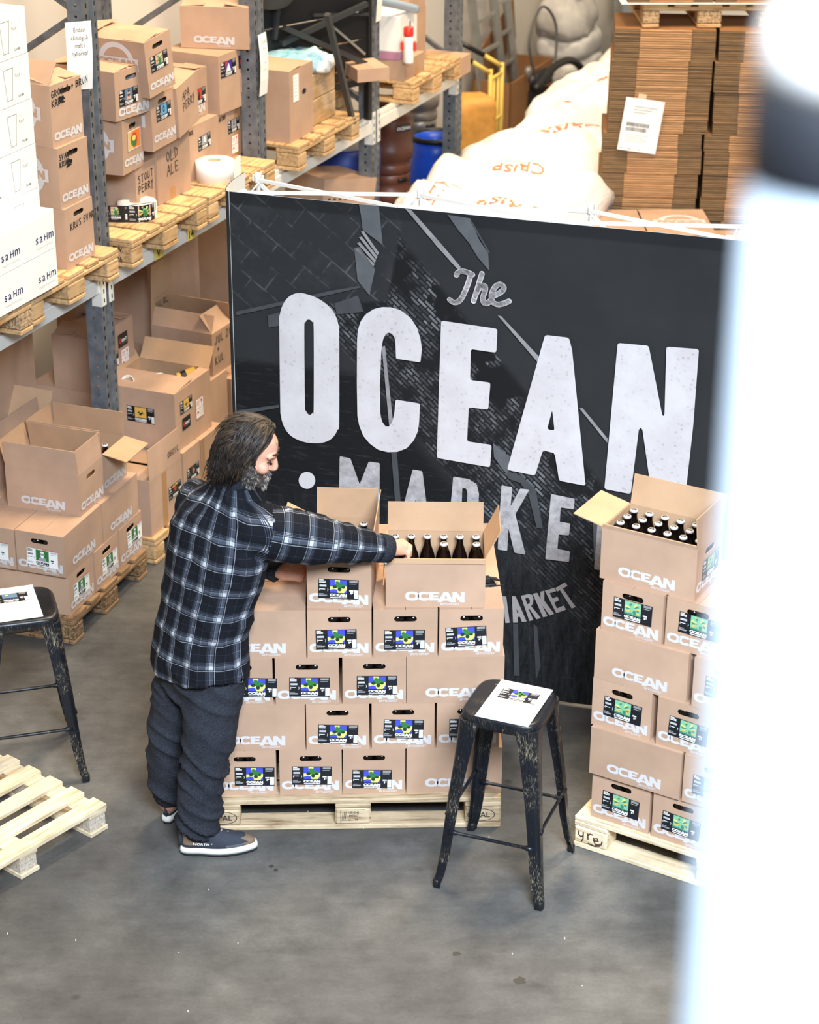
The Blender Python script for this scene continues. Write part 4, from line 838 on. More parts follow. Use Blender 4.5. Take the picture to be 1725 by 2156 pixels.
hose('coiled grey blue hose behind the third upright, upper loop', [(2.6, -.3, DECK+.78), (2.9, -.42, DECK+.74), (3.3, -.42, DECK+.70), (3.62, -.3, DECK+.60), (3.5, -.16, DECK+.58), (3.1, -.25, DECK+.70), (2.6, -.5, DECK+.80)], .028)
tb = thing('plastic_tub', 'dark grey round tub lying high up on the frames in the second bay', 'tub', SP(2.45, -.42, DECK+.72), 0)
f = MB(); f.lathe([(.15, 0), (.19, .03), (.20, .14), (.21, .15), (.20, .15), (.18, .04), (.0, .03)], 'grey_tub', 28); obj('tub_body', f, tb); tb.rotation_euler = (R(28), R(18), 0)
gb_ = thing('glass_jar', 'large clear grey vessel behind the slanted bars', 'vessel', SP(2.93, -.70, DECK-.14+.15), 0); f = MB(); f.lathe([(.09, 0), (.095, .02), (.1, .36), (.108, .37), (.108, .385)], 'grey_tub', 24); obj('vessel_body', f, gb_)
sb('slim pale carton standing behind the third upright', 3.02, -.62, DECK+.002, .09, .24, .42, 66, mat='white_card')
bx = sb('small flat carton jutting out from the spare pallets at the third upright', 2.80, .02, DECK+.16, .20, .26, .075, 20); 
br = sb('low plain carton under the white box at the far end of the rack', 3.56, .0, DECK, .31, .36, .124, tape=[('front', .17, 0, .05, .124)])
wb_ = thing('white_box', 'white box with a lilac band on top of the low carton', 'box', SP(3.56, -.035, DECK+.1245), R(68)); f = MB().box(0, .31, 0, .33, .05, .27, 'white_card', .004); obj('box_body', f, wb_); f = MB().box(-.001, .311, -.001, .331, 0, .05, 'lilac_band', .003); obj('lilac_band', f, wb_); f = MB(); f.rect(.17, .19, .17, .21, 0, 'black_ink')
for k in range(5): f.rect(.06, .16-.02*(k % 2), .07+k*.018, .074+k*.018, 0, 'grey_ink')
obj('printed_text', f, wb_, (0, -.0015, 0))
rb = thing('spray_bottle', 'white bottle with red cap in front of the white box', 'bottle', SP(3.53, .035, DECK+.125), 0); f = MB(); f.lathe([(.03, 0), (.032, .01), (.032, .15), (.022, .17)], 'white_plastic', 18); obj('bottle_body', f, rb); f = MB(); f.lathe([(.030, .166), (.031, .17), (.031, .215), (.027, .22)], 'red_plastic', 18); obj('cap', f, rb); f = MB(); f.box(-.05, -.03, -.02, .02, .08, .13, 'red_plastic', .004); f.box(.026, .046, -.02, .02, .08, .13, 'red_plastic', .004); obj('handle', f, rb)
for i, (t_, o, z, W, D, h, nm) in enumerate(((3.90, -.12, DECK, .28, .36, .34, 'plain carton right of the white box at the far end of the rack'), (3.90, -.12, DECK+.341, .27, .36, .30, 'plain carton stacked on another at the far end of the rack'), (4.14, -.30, DECK+.001, .30, .40, .46, 'tall torn carton near the last upright'), (4.2, -.3, DECK+.47, .28, .38, .30, 'carton on the tall torn one near the last upright'), (4.36, .05, BEAM+.001, .19, .3, .12, 'small offcut carton at the very end of the rack beam'))): sb(nm, t_, o, z, W, D, h)

# ================================================================ lower bay: cartons under the rack
pallet('pale pine pallet on the floor under the big unmarked cartons, left of the man', SP(.035, .125, 0), SA, 'pine', 'pine', 1.2, .8, along='y')
g = 'big cartons in the lower bay'; Z0 = .144
ob = sb('tall carton with a strawberry label and one flap standing up', .05, .10, Z0, .345, .40, .31, 66.3, stick=[('front', .195, .12, 'berry', 0, .85)], tape=[('front', .13, 0, .05, .3)], flaps=[('front', -2, .165), ('left', -88, .16), ('back', -88, .16), ('right', -88, .16)], group=g)
f = MB(); scrawl(f, 'OBOIC', 0, 0, .03, wd=.004); obj('handwriting', f, ob, (.2, .0-.003, .36))
sb('carton with a pink bird label beside the head of the man', .43, .085, Z0, .19, .40, .31, 66.3, stick=[('front', .035, .13, 'flamingo', 0, .85)], lift=.02, group=g)
sb('plain taped carton right of the pink bird one', .625, .085, Z0, .25, .40, .31, 66.3, tape=[('front', .01, 0, .03, .31)], group=g)
zc = Z0+.312
cb = sb('big half open carton of printed cups, with two labels and a handling label', .42, .055, zc, .40, .42, .325, 66, stick=[('front', .055, .19, 'beetle', 0, .82), ('front', .07, .095, 'print_house', 0, .9), ('front', .225, .1, 'fragile', 0, 1.1), ('left', .14, .14, 'beetle', 0, 1.0)], flaps=[('left', -86, .21), ('front', -88, .06), ('back', 30, .12), ('right', 34, .12)], group=g)
gc = 'paper cups in the half open carton'
for i, (x, y, rx, rz, nm) in enumerate(((.22, .12, 78, 60, 'white paper cup with black print lying at the front of the half open carton'), (.26, .25, 70, 20, 'white paper cup turned mouth up in the half open carton'), (.33, .16, 82, 110, 'yellow and white paper cup at the right in the half open carton'), (.15, .3, 60, -30, 'paper cup at the back of the half open carton'))):
    v = Matrix.Rotation(R(66), 3, 'Z') @ Vector((x, y, 0)); p = SP(.42, .055, zc+.27)+v
    t = thing('paper_cup', nm, 'cup', p, 0, gc); t.rotation_euler = (R(rx), 0, R(rz)); f = MB(); f.lathe([(.028, 0), (.04, .1), (.042, .101), (.038, .1), (.027, .004)], 'white_paper' if i != 2 else 'label_gold', 18, caps=False); f.lathe([(.028, .0), (0.001, .0)], 'white_paper', 18, caps=False); obj('cup_body', f, t); f = MB(); f.lathe([(.0312, .02), (.0345, .05)], 'label_black', 18, caps=False); obj('printed_band', f, t)
sb('carton close behind the cup carton, under the marker pen box', .80, .02, Z0, .27, .40, .539, 66, group=g)
sb('low carton deep in the bay, carrying the red label one', .36, -.40, Z0+.001, .74, .36, .595, 66, group=g)
jb = sb('big open carton with jul written on its right face and a tall flap behind', .945, .0, Z0+.54, .23, .37, .238, 64, flaps=[('front', -38, .12), ('left', -24, .10), ('back', -2, .33), ('right', -16, .12)], write=[('front', .03, .17, .042, ['JUL 28', ' +', 'KUL'])], group=g)
f = MB(); 
for i, s in enumerate(('MORE', 'LAGER', 'JULOL')): scrawl(f, s, 0, -i*.06, .036, 'black_ink', .0045, slope=.05)
obj('handwriting', f, jb, (.035, .362, .43))
sb('carton with a torn black label and a red label, right of the near upright', .36, -.375, Z0+.597, .42, .24, .29, 66, stick=[('front', .10, .07, 'red', 0, .95), ('front', .255, .155, 'print_house', 0, 1.0), ('front', .28, .03, 'fragile', 0, 1.1)], flaps=[('front', -84, .12), ('left', -70, .12), ('back', -80, .12), ('right', -80, .12)], group=g)
sb('tall carton with a dark label deep in the lower bay', .62, -.625, Z0+.597, .44, .12, .50, 66, stick=[('front', .16, .33, 'night', 0, .8), ('front', .2, .2, 'fragile', 0, 1.0)], group=g)
sb('large dark carton at the back of the lower bay', 1.16, -.50, .60, .60, .36, .78, 66, group=g); sb('large dark carton carrying the other one at the back of the lower bay', 1.16, -.50, .0, .60, .36, .60, 66, group=g)
sb('plain carton at the right edge of the lower bay, beside the banner', 1.09, .03, .0, .45, .40, .62, 66, group=g)
# left of the near upright
sb('very large open carton in the shade under the white glass boxes', -.95, -.34, .0, .78, .42, .72, 66, flaps=[('front', -8, .20), ('left', 4, .22), ('back', 2, .25), ('right', 30, .22)], group=g)
sb('large dark carton at the back left under the rack', -1.32, -.56, .0, 1.45, .36, 1.36, 66, group=g)
pp = lumpy('packing_paper', .07, .05, .05, 'kraft', 9, 30, .03, .7, None, SP(-.42, -.42, .76), (0, 0, .5)); tag(pp, 'crumpled brown packing paper sticking out of the very large carton', 'packing paper')

# ================================================================ banner wall
BA = Vector((1.524, .996, 0)); ba = R(-19); BD = Vector((cos(ba), sin(ba), 0)); BN = Vector((-sin(ba), cos(ba), 0))
BX0, BX1, BH = -1.51, .80, 2.235
def BK(u, v):
    """photo measurement of a print on the banner: pixel ray met with the banner plane, in banner coordinates"""
    k = _f*F_PX + _r2*(u-862.5) + _d2*(v-1078); n = BN; s = ((BA-EYE) @ n)/(k @ n); p = EYE+k*s-BA; return (p @ BD, p.z)
bn = thing('banner_wall', 'big black fabric banner wall with white lettering over a dark brick tower picture', 'banner', BA, ba)
t = NT('banner_plain'); t.base(rgb(46, 48, 50)); t.set(.85, spec=.15)
t = NT('banner_print'); v = t.coord()
sep = t.new('ShaderNodeSeparateXYZ'); t.link(v, sep.inputs[0]); X, Zc = sep.outputs[0], sep.outputs[2]
cmb = t.new('ShaderNodeCombineXYZ'); t.link(X, cmb.inputs[0]); t.link(Zc, cmb.inputs[1])
def brick(rot, scale, w_, h_, mort, c1, c2, cm, off=.5):
    mp = t.new('ShaderNodeMapping'); mp.inputs['Rotation'].default_value = (0, 0, rot); t.link(cmb.outputs[0], mp.inputs[0])
    b = t.new('ShaderNodeTexBrick'); b.offset = off; b.inputs['Scale'].default_value = scale; b.inputs['Brick Width'].default_value = w_; b.inputs['Row Height'].default_value = h_; b.inputs['Mortar Size'].default_value = mort; b.inputs['Color1'].default_value = (*c1, 1); b.inputs['Color2'].default_value = (*c2, 1); b.inputs['Mortar'].default_value = (*cm, 1)
    t.link(mp.outputs[0], b.inputs['Vector']); return b.outputs[0], mp.outputs[0]
G = lambda x: rgb(x, x+1, x+2)
tiles, _ = brick(R(37), 1, .15, .105, .004, G(46), G(62), G(104)); bricks, bv = brick(R(42), 1, .055, .017, .0035, G(52), G(124), G(34))
mott = t.noise(cmb.outputs[0], 9, 5, .7); mott2 = t.noise(bv, 5, 4, .7)
base = t.ramp(t.noise(cmb.outputs[0], 3, 3), [(.3, G(44)), (.7, G(49))])
def step(val, a, b):
    mr = t.new('ShaderNodeMapRange', interpolation_type='SMOOTHSTEP'); t.link(val, mr.inputs[0]); mr.inputs[1].default_value = a; mr.inputs[2].default_value = b; return mr.outputs[0]
# diagonal band: q = distance right of a line falling to the right
q = t.math('ADD', t.math('MULTIPLY', X, .743), t.math('MULTIPLY', Zc, .669))       # across the band (rises up-right)
bandm = t.math('MULTIPLY', step(q, .30, .34), step(q, .875, .835))
bandc = t.mix(t.math('MULTIPLY', step(mott2, .40, .62), .9), G(30), bricks)
upper = t.math('MULTIPLY', step(q, .66, .72), step(t.noise(bv, 7, 2), .48, .52))
bandc = t.mix(upper, bandc, G(28))
col = t.mix(t.math('MULTIPLY', bandm, step(Zc, .05, .5)), base, bandc)
low = t.math('MULTIPLY', step(Zc, .95, .7), step(q, .70, .5)); lowc = t.ramp(t.noise(t.coord(scale=(1, 1, .25), rot=(0, R(35), 0)), 26, 5, .8), [(.4, G(26)), (.62, G(62)), (.75, G(92))])
col = t.mix(t.math('MULTIPLY', step(q, .36, .25), step(Zc, 1.5, 1.45)), col, t.ramp(t.noise(t.coord(scale=(1, 1, 9)), 7, 4, .75), [(.55, G(26)), (.78, G(62))]))
col = t.mix(t.math('MULTIPLY', low, .55), col, lowc)
tl = t.math('MULTIPLY', step(t.math('ADD', X, t.math('MULTIPLY', Zc, -.18)), -1.12, -1.14), step(t.math('ADD', Zc, t.math('MULTIPLY', X, -.16)), 1.94, 1.96)); tilec = t.mix(t.math('MULTIPLY', step(mott, .42, .66), .55), G(46), tiles)
col = t.mix(tl, col, tilec)
hem = step(Zc, 2.175, 2.19); col = t.mix(t.math('MULTIPLY', hem, .5), col, G(26))
t.base(col); t.set(.85, spec=.15); t.bump(t.noise(v, 900, 2), .05, .001)
t = NT('banner_ink'); v = t.coord(); vo = t.new('ShaderNodeTexVoronoi', feature='F1'); vo.inputs['Scale'].default_value = 42; t.link(v, vo.inputs['Vector']); n = t.noise(v, 5, 4, .7)
sp_ = t.math('MULTIPLY', t.ramp(vo.outputs['Distance'], [(.16, (1, 1, 1)), (.3, (0, 0, 0))]), t.ramp(n, [(.4, (0, 0, 0)), (.62, (1, 1, 1))]))
t.base(t.mix(t.math('MULTIPLY', sp_, .5), t.ramp(n, [(.3, rgb(212, 209, 208)), (.7, rgb(196, 190, 190))]), rgb(150, 144, 144))); t.set(.85, spec=.15)
t = NT('banner_ink_grey'); v = t.coord(); n = t.noise(v, 24, 5, .75); t.base(t.ramp(n, [(.35, rgb(192, 188, 186)), (.68, rgb(148, 142, 142))])); t.set(.85, spec=.15)
plain('banner_ink_dim', rgb(168, 160, 156), .85); plain('picture_grey', rgb(88, 90, 92), .85, 0, .15, 12); plain('picture_dark', rgb(66, 68, 70), .85, 0, .15, 12); plain('picture_pale', rgb(140, 138, 138), .85, 0, .2, 20)
# fabric sheet
f = MB(); NX, NZ = 60, 50; vs = []
def by(x, z):
    e = (x-BX0)/(BX1-BX0)
    return .004*noise.noise(Vector((x*2.2, z*2.2, 0))) + .010*math.exp(-((x-BX0-(2.2-z)*.35)/.05)**2)*max(0, (z-1.5)/.7)*noise.noise(Vector((x*9, z*9, 2))) + .006*math.exp(-((z-2.10)/.05)**2)*e*noise.noise(Vector((x*3, z*14, 5)))+.012*max(0, .35-z)*noise.noise(Vector((x*8, z*3, 9)))
for i in range(NX+1):
    for j in range(NZ+1):
        x = BX0+(BX1-BX0)*i/NX; z = .012+(BH-.012)*j/NZ; vs.append((x, by(x, z), z))
fs = [(i*(NZ+1)+j, (i+1)*(NZ+1)+j, (i+1)*(NZ+1)+j+1, i*(NZ+1)+j+1) for i in range(NX) for j in range(NZ)]
f.add(vs, fs, 'banner_print', True); f.add([(v[0], v[1]+.005, v[2]+(.06 if v[2] < .02 else 0)) for v in vs], [q[::-1] for q in fs], 'white_frame', True)
obj('printed_fabric', f, bn)
def curl(side):
    g_ = MB(); x0 = BX0 if side < 0 else BX1; P = [(x0+side*.05*sin(a)-0, .20*(1-cos(a))/1.0) for a in [R(10*i) for i in range(0, 10)]]; P = [(x0, 0)]+[(p[0], p[1]) for p in P[1:]]+[(x0+side*.045, .30)]
    vs = [(p[0], p[1], z) for p in P for z in (.012, BH)]; n = len(P); q = [(2*i, 2*i+1, 2*i+3, 2*i+2) for i in range(n-1)]
    g_.add(vs, q if side < 0 else [k[::-1] for k in q], 'banner_plain'); g_.add([(v[0]-side*.003, v[1], v[2]) for v in vs], [k[::-1] for k in q] if side < 0 else q, 'white_frame'); obj('end_fabric', g_, bn)
curl(-1); curl(1)
YB = -.013
def letter(name, px, mat, holes=(), org=(0, 0), sc=1.0, rnd=0, sm=0, lay=0):
    cv = lambda P: [BK(org[0]+p[0]/sc, org[1]+p[1]/sc) for p in P]
    def prep(P):
        P = cv(P)
        return smooth_pts(P, 3) if sm else (round_poly(P, rnd) if rnd else P)
    o = obj(name, MB().poly(prep(px), YB-.0006*lay, mat, [prep(h) for h in holes]), bn); return o
A1 = ((560, 540), 3.45); A2 = ((1040, 640), 3.45); A3 = ((600, 940), 2.464); A4 = ((1020, 1180), 5.75)
def L1(px, holes=(), A=A1, mat='banner_ink', rnd=.012, sm=0): return letter('printed_letter', px, mat, holes, A[0], A[1], rnd, sm, 1)
L1([(105, 480), (108, 420), (130, 345), (175, 285), (240, 258), (310, 268), (390, 300), (460, 350), (510, 415), (535, 490), (540, 560), (540, 1180), (528, 1250), (490, 1310), (430, 1342), (350, 1348), (270, 1335), (190, 1295), (140, 1230), (117, 1150), (112, 1060)], [[(287, 520), (292, 480), (305, 455), (325, 452), (345, 470), (355, 520), (355, 1090), (348, 1125), (330, 1142), (312, 1135), (298, 1110), (291, 1060)]], sm=1)
L1([(1130, 762), (1140, 660), (1130, 590), (1105, 510), (1060, 440), (990, 385), (920, 362), (850, 360), (790, 375), (730, 415), (695, 465), (675, 530), (670, 600), (668, 900), (672, 1150), (685, 1220), (715, 1295), (760, 1350), (820, 1395), (890, 1413), (960, 1412), (1030, 1385), (1080, 1330), (1110, 1265), (1120, 1200), (1126, 1060), (950, 1032), (940, 1130), (925, 1195), (900, 1230), (875, 1225), (850, 1190), (838, 1130), (836, 900), (845, 700), (850, 640), (860, 590), (880, 555), (900, 545), (925, 555), (945, 590), (950, 640), (952, 735)], rnd=.008)
L1([(1280, 458), (1688, 518), (1680, 692), (1495, 665), (1490, 890), (1638, 908), (1622, 1105), (1480, 1087), (1468, 1335), (1647, 1360), (1635, 1523), (1248, 1455)])
L1([(378, 217), (552, 237), (575, 330), (672, 1312), (480, 1275), (465, 1180), (447, 1075), (362, 1055), (305, 1238), (102, 1196)], [[(430, 762), (447, 912), (393, 902)]], A2)
L1([(905, 275), (1130, 295), (1228, 795), (1238, 808), (1245, 790), (1258, 302), (1495, 320), (1453, 880), (1390, 1440), (1155, 1400), (1085, 905), (1072, 890), (1058, 905), (1000, 1372), (808, 1335)], (), A2)
m5 = dict(A=A3, mat='banner_ink_grey', rnd=.006)
L1([(290, 45), (345, 55), (393, 190), (440, 72), (497, 80), (495, 400), (445, 393), (443, 230), (400, 330), (388, 330), (335, 225), (332, 375), (282, 367)], **m5)
L1([(668, 113), (718, 122), (760, 440), (703, 432), (695, 370), (655, 365), (640, 420), (592, 412)], [[(685, 265), (693, 325), (668, 322)]], **m5)
L1([(878, 150), (960, 163), (1000, 190), (1012, 240), (1008, 300), (985, 335), (965, 345), (1010, 490), (945, 480), (925, 355), (912, 355), (908, 470), (850, 460)], [[(925, 210), (945, 212), (952, 240), (948, 290), (938, 305), (922, 302)]], **m5)
L1([(1128, 195), (1185, 205), (1175, 305), (1225, 212), (1273, 218), (1200, 345), (1253, 555), (1195, 545), (1165, 420), (1158, 535), (1108, 528)], **m5)
L1([(1385, 240), (1508, 265), (1502, 320), (1435, 310), (1430, 385), (1485, 393), (1478, 455), (1425, 450), (1418, 525), (1483, 537), (1478, 593), (1355, 578)], **m5)
L1([(1590, 275), (1740, 300), (1735, 352), (1690, 345), (1670, 640), (1608, 630), (1630, 338), (1585, 330)], **m5)
letter('printed_dot', [(120+43*cos(a*pi/14), 170+44*sin(a*pi/14)) for a in range(28)], 'white_ink', (), A3[0], A3[1], lay=1)
m6 = dict(A=A4, mat='banner_ink_dim', rnd=.002)
L1([(120, 395), (175, 400), (225, 560), (222, 415), (275, 420), (318, 738), (265, 742), (250, 600), (232, 740), (195, 735), (150, 600), (160, 735), (110, 730)], **m6)
L1([(345, 415), (388, 418), (522, 722), (465, 728), (440, 665), (412, 668), (418, 735), (357, 738)], [[(400, 570), (425, 620), (408, 622)]], **m6)
L1([(450, 412), (545, 390), (590, 400), (605, 450), (598, 510), (575, 535), (695, 680), (640, 697), (555, 570), (545, 575), (605, 705), (555, 718)], [[(505, 445), (540, 435), (560, 465), (560, 500), (530, 515)]], **m6)
L1([(595, 388), (650, 375), (690, 450), (690, 362), (735, 350), (735, 470), (855, 630), (800, 650), (715, 535), (725, 560), (775, 660), (720, 672)], **m6)
L1([(742, 350), (860, 315), (880, 355), (800, 380), (835, 445), (895, 420), (915, 465), (855, 495), (890, 565), (970, 530), (1000, 580), (880, 622)], **m6)
L1([(870, 318), (985, 250), (1018, 290), (960, 325), (1115, 545), (1068, 567), (925, 345), (890, 362)], **m6)
sc_ = MB()
for st in ([(963, 577), (967, 571), (975, 569), (985, 571), (997, 576)], [(994, 574), (988, 594), (980, 614), (973, 627), (965, 634), (956, 634), (949, 629)], [(1017, 574), (1012, 590), (1006, 610), (999, 632)], [(1003, 619), (1011, 605), (1019, 599), (1024, 602), (1023, 612), (1019, 624), (1020, 634), (1027, 637), (1036, 630)], [(1038, 622), (1050, 617), (1060, 610), (1063, 603), (1057, 597), (1048, 599), (1040, 609), (1037, 622), (1040, 634), (1050, 639), (1062, 637), (1074, 632)]):
    P = smooth_pts([BK(*p) for p in st], 5, False); sc_.ribbon(P, .0235, 'white_ink', YB-.0006)
obj('printed_script', sc_, bn)
# printed picture: roof edges, window light, columns
def pic(px, mat, lay=0): return letter('printed_picture', px, mat, (), (0, 0), 1, 0, 0, lay)
pic([(758, 428), (800, 433), (808, 514), (766, 482), (762, 450)], 'picture_grey'); pic([(748, 520), (760, 518), (792, 565), (780, 620), (755, 588)], 'picture_grey')
for k in range(4): pic([(762+k*-4, 486+k*12), (768+k*-4, 484+k*12), (800-k*3, 530+k*8), (797-k*3, 536+k*8)], 'picture_pale')
pic([(944, 450), (992, 458), (1012, 505), (1030, 530), (1032, 568), (1008, 540), (990, 510), (965, 480)], 'picture_grey'); pic([(990, 462), (996, 464), (1034, 530), (1030, 530)], 'picture_dark')
pic([(855, 437), (868, 440), (930, 510), (972, 560), (968, 568), (925, 520)], 'picture_pale'); pic([(1050, 662), (1058, 664), (1140, 752), (1135, 762)], 'picture_pale'); pic([(1222, 858), (1228, 856), (1282, 922), (1280, 930)], 'picture_pale')
pic([(806, 728), (813, 726), (830, 890), (822, 898)], 'picture_pale'); pic([(826, 950), (838, 952), (850, 1110), (838, 1110)], 'picture_dark'); pic([(500, 862), (590, 850), (590, 856), (502, 872)], 'picture_dark'); pic([(500, 654), (700, 610), (760, 600), (760, 604), (700, 618), (500, 662)], 'picture_dark')
pic([(566, 662), (590, 656), (590, 684), (568, 688)], 'picture_dark'); pic([(706, 637), (756, 620), (768, 655), (712, 660)], 'picture_dark')
pic([(1040, 930), (1075, 960), (1072, 1000), (1060, 985), (1042, 960)], 'picture_grey'); pic([(1070, 990), (1100, 1000), (1130, 1030), (1145, 1110), (1132, 1110), (1115, 1040), (1098, 1015), (1072, 1005)], 'picture_dark')
pic([(1082, 1310), (1092, 1310), (1096, 1420), (1084, 1420)], 'picture_dark'); pic([(1125, 1310), (1133, 1318), (1140, 1400), (1130, 1430)], 'picture_dark'); pic([(1250, 1070), (1262, 1060), (1262, 1140), (1252, 1180)], 'picture_grey')
# folding frame
FX = [-1.46, -.756, -.094, .617]
def node(x, y, z):
    q_ = MB(); q_.box(x-.013, x+.013, y-.013, y+.013, z-.016, z+.016, 'white_frame', .003); 
    for dx, dy in ((1, 0), (-1, 0), (0, 1), (0, -1)): q_.box(x+dx*.021-.005, x+dx*.021+.005, y+dy*.021-.005, y+dy*.021+.005, z-.024, z+.006, 'white_frame', .002)
    obj('hub', q_, bn)
RX = [-1.469, -.731, .008, .743]; yb_ = .245
for x in FX: 
    for z in (.05, .78, 1.5, BH-.015): node(x, .045, z)
for x in RX:
    for z in (.06, .79, 1.51, BH+.005): node(x, yb_, z)
def tub(a, b, r_=.010): obj('tube', MB().beam(a, b, .0135, .0135, 'white_frame'), bn)
for i in range(3):
    for z in (BH-.012, .055):
        tub((RX[i], yb_, z), (FX[i+1], .045, z)); tub((FX[i], .045, z), (RX[i+1], yb_, z+.002))
    for z0, z1 in ((.05, .78), (.78, 1.5), (1.5, BH-.02)): tub((RX[i], yb_, z0), (RX[i+1], yb_, z1)); tub((RX[i], yb_, z1), (RX[i+1], yb_, z0))
for x in RX: tub((x, yb_, .0), (x, yb_, BH)); 
for x, xr in zip(FX, RX):
    q_ = MB().tube([(x, .05, BH-.05), (x+.005, .12, BH-.03), (x+.012, .2, BH-.01), (xr, yb_, BH-.02)], .0035, 'white_frame', 6); obj('hook', q_, bn)

# ================================================================ background: wrapped malt loads
def decal_down(name, par, target, s, size, cx, cy, rot, mat, bold=.012, xs=1.0):
    q = text_mb(s, size, bold, xs, 0, mat, 'CENTER'); bvh = BVHTree.FromPolygons([target.matrix_world @ v.co for v in target.data.vertices], [list(p.vertices) for p in target.data.polygons])
    out = []; 
    for v in q.v:
        x = cx+v[0]*cos(rot)-v[2]*sin(rot); y = cy+v[0]*sin(rot)+v[2]*cos(rot); h = bvh.ray_cast(Vector((x, y, 4)), Vector((0, 0, -1)))
        out.append((x, y, (h[0].z if h[0] else 1)+.006))
    m = MB(); m.add(out, q.f, mat); o = obj(name, m); o.parent = par; o.matrix_parent_inverse = par.matrix_world.inverted(); return o
ml_ = [(3.34, .74, .74, .60, 1.25), (4.74, .70, .66, .60, 1.25), (6.06, .66, .66, .58, 1.27), (7.40, .62, .66, .56, 1.28)]
nmm = ('nearest white film wrapped malt load, just behind the banner', 'second white film wrapped malt load from the banner', 'third white film wrapped malt load from the banner', 'farthest white film wrapped malt load, half hidden by the cardboard')
for i, (t_, o_, rx, ry, h) in enumerate(ml_):
    o = lumpy('malt_load', rx, ry, h/2, 'film', 11+i*3, 2.6, .13, .42, None, SP(t_, o_, h/2*.96), (0, 0, SA+.03*i), 64)
    for v in o.data.vertices:      # sacks bulging under the film
        if v.co.z > 0: v.co.z += .035*abs(sin(v.co.x*5.2+i))*abs(cos(v.co.y*4.4)) - .03
    tag(o, nmm[i], 'sack load', 'film wrapped malt loads'); bpy.context.view_layer.update()
    for s, dt, do, rr, sz in (('CRISP', -.30, .16, pi-.35, .15), ('MALT', -.38, -.28, pi+.9, .12), ('CRISP', .25, .02, pi-.25, .13)) if i == 0 else (('CRISP', .0, .0, pi-.2, .16), ('OO', .4, -.05, .3, .15)) if i < 3 else (('CRISP', -.1, 0, pi-.2, .14),):
        p = SP(t_+dt, o_+do); decal_down('printed_word', o, o, s, sz, p.x, p.y, rr, 'orange_ink')
# ================================================================ flat cardboard
def bundle(label, x, y, z, W, D, h, grp='bundles of flat cardboard', rz=0):
    m = MB(); n = max(3, int(h/.0085)); s_ = h/n
    for k in range(n):
        j = random.uniform(-.003, .003); z0, z1 = k*s_, (k+1)*s_-.0012
        for x0, x1, dj, mt in ((0, .25*W, .010, 'flute_edge'), (.25*W, .76*W, 0, 'sheet_edge'), (.76*W, W, .012, 'flute_edge')):
            jj = j+random.uniform(-.002, .002); m.box(x0, x1, dj+jj, D, z0, z1, mt)
    m.box(.002, W-.002, .016, D, 0, h, 'kraft_dark')
    o = obj('cardboard_bundle', m, None, (x, y, z), (0, 0, rz)); return tag(o, label, 'cardboard', grp)
random.seed(3)
CY_ = 5.3
pallet('pine pallet under the tall columns of flat cardboard behind the banner', (2.10, 5.25, 0), 0, 'pine', 'pine', 1.35, 1.0)
hs = [.20, .20, .20, .20, .135, .15, .15, .10, .085, .18, .18, .185]; xs_ = [2.165, 2.165, 2.165, 2.165, 2.163, 2.168, 2.182, 2.176, 2.205, 2.208, 2.212, 2.222]; z = .144
ordn = ('first', 'second', 'third', 'fourth', 'fifth', 'sixth', 'seventh', 'eighth', 'ninth', 'tenth', 'eleventh', 'twelfth')
for i, (h, x) in enumerate(zip(hs, xs_)): bundle('bundle of flat cardboard, %s from below in the left column' % ordn[i], x, CY_, z, .60, .48, h-.002, rz=R(-6)); z += h
ZT = z; z = .144
for i, (h, x) in enumerate(zip(hs, xs_)): bundle('bundle of flat cardboard, %s from below in the right column' % ordn[i], x+.618+.01*sin(i*1.7), CY_-.085+.01*(i % 2), z, .60, .48, h-.002, rz=R(-6)); z += h
f = MB(); f.rect(0, .235, 0, .33, 0, 'white_paper')
for k in range(3): f.rect(.06 - .0*k, .2-.03*k, .275-.018*k, .283-.018*k, -.0006, 'pale_ink')
random.seed(5)
for zz, n in ((.155, 26), (.125, 26)):
    x = .03
    for k in range(n): wd = random.choice((.002, .003, .0045)); f.rect(x, x+wd, zz, zz+.024, -.0006, 'black_ink'); x += wd+.0022
for k in range(4): f.rect(.03, .17-.02*(k % 2), .10-k*.014, .104-k*.014, -.0006, 'pale_ink')
for x in (.01, .06, .12): f.rect(x, x+.022, .012, .016, -.0006, 'grey_ink')
ds = thing('shipping_label', 'white shipping label with bar codes taped to the flat cardboard', 'label', (2.262, CY_-.036, 1.385), R(-4)); obj('sheet', f, ds); ds.rotation_euler = (R(3), R(7), R(-4)); obj('tape', MB().rect(.07, .12, .31, .36, .004, 'tape_clear'), ds)

# front lower piles with printed tops
def flat_pile(label, x, y, z1, W, D, h, rings, rz=0):
    o = bundle(label, x, y, z1-h, W, D, h, 'flat printed cartons behind the banner', rz)
    t_ = MB().box(.0, W, -.002, D, h+.0005, h+.004, 'kraft'); obj('top_sheet', t_, o)
    for px, py, rot, sc in rings:
        r_ = obj('printed_ring', RING, o, (px, py, h+.0055), (-pi/2, 0, rot), (sc, 1, sc)); r_.rotation_euler = (Matrix.Rotation(rot, 3, 'Z') @ Matrix.Rotation(-pi/2, 3, 'X')).to_euler()
    return o
flat_pile('pile of flat printed cartons behind the banner, left of the ring print', 2.06, 4.70, 1.02, .33, .50, .86, []); 
flat_pile('pile of flat printed cartons with a ring print, right behind the banner frame', 2.40, 4.68, 1.02, .40, .52, .86, [(.22, .27, pi, 1.25)])
flat_pile('lower pile of flat printed cartons with a turned ring print', 2.82, 4.60, .93, .50, .46, .77, [(.20, .22, -pi/2-.3, 1.25)])
pallet('pine pallet under the flat printed cartons just behind the banner', (2.04, 4.56, 0), 0, 'pine', 'pine', 1.3, .64)
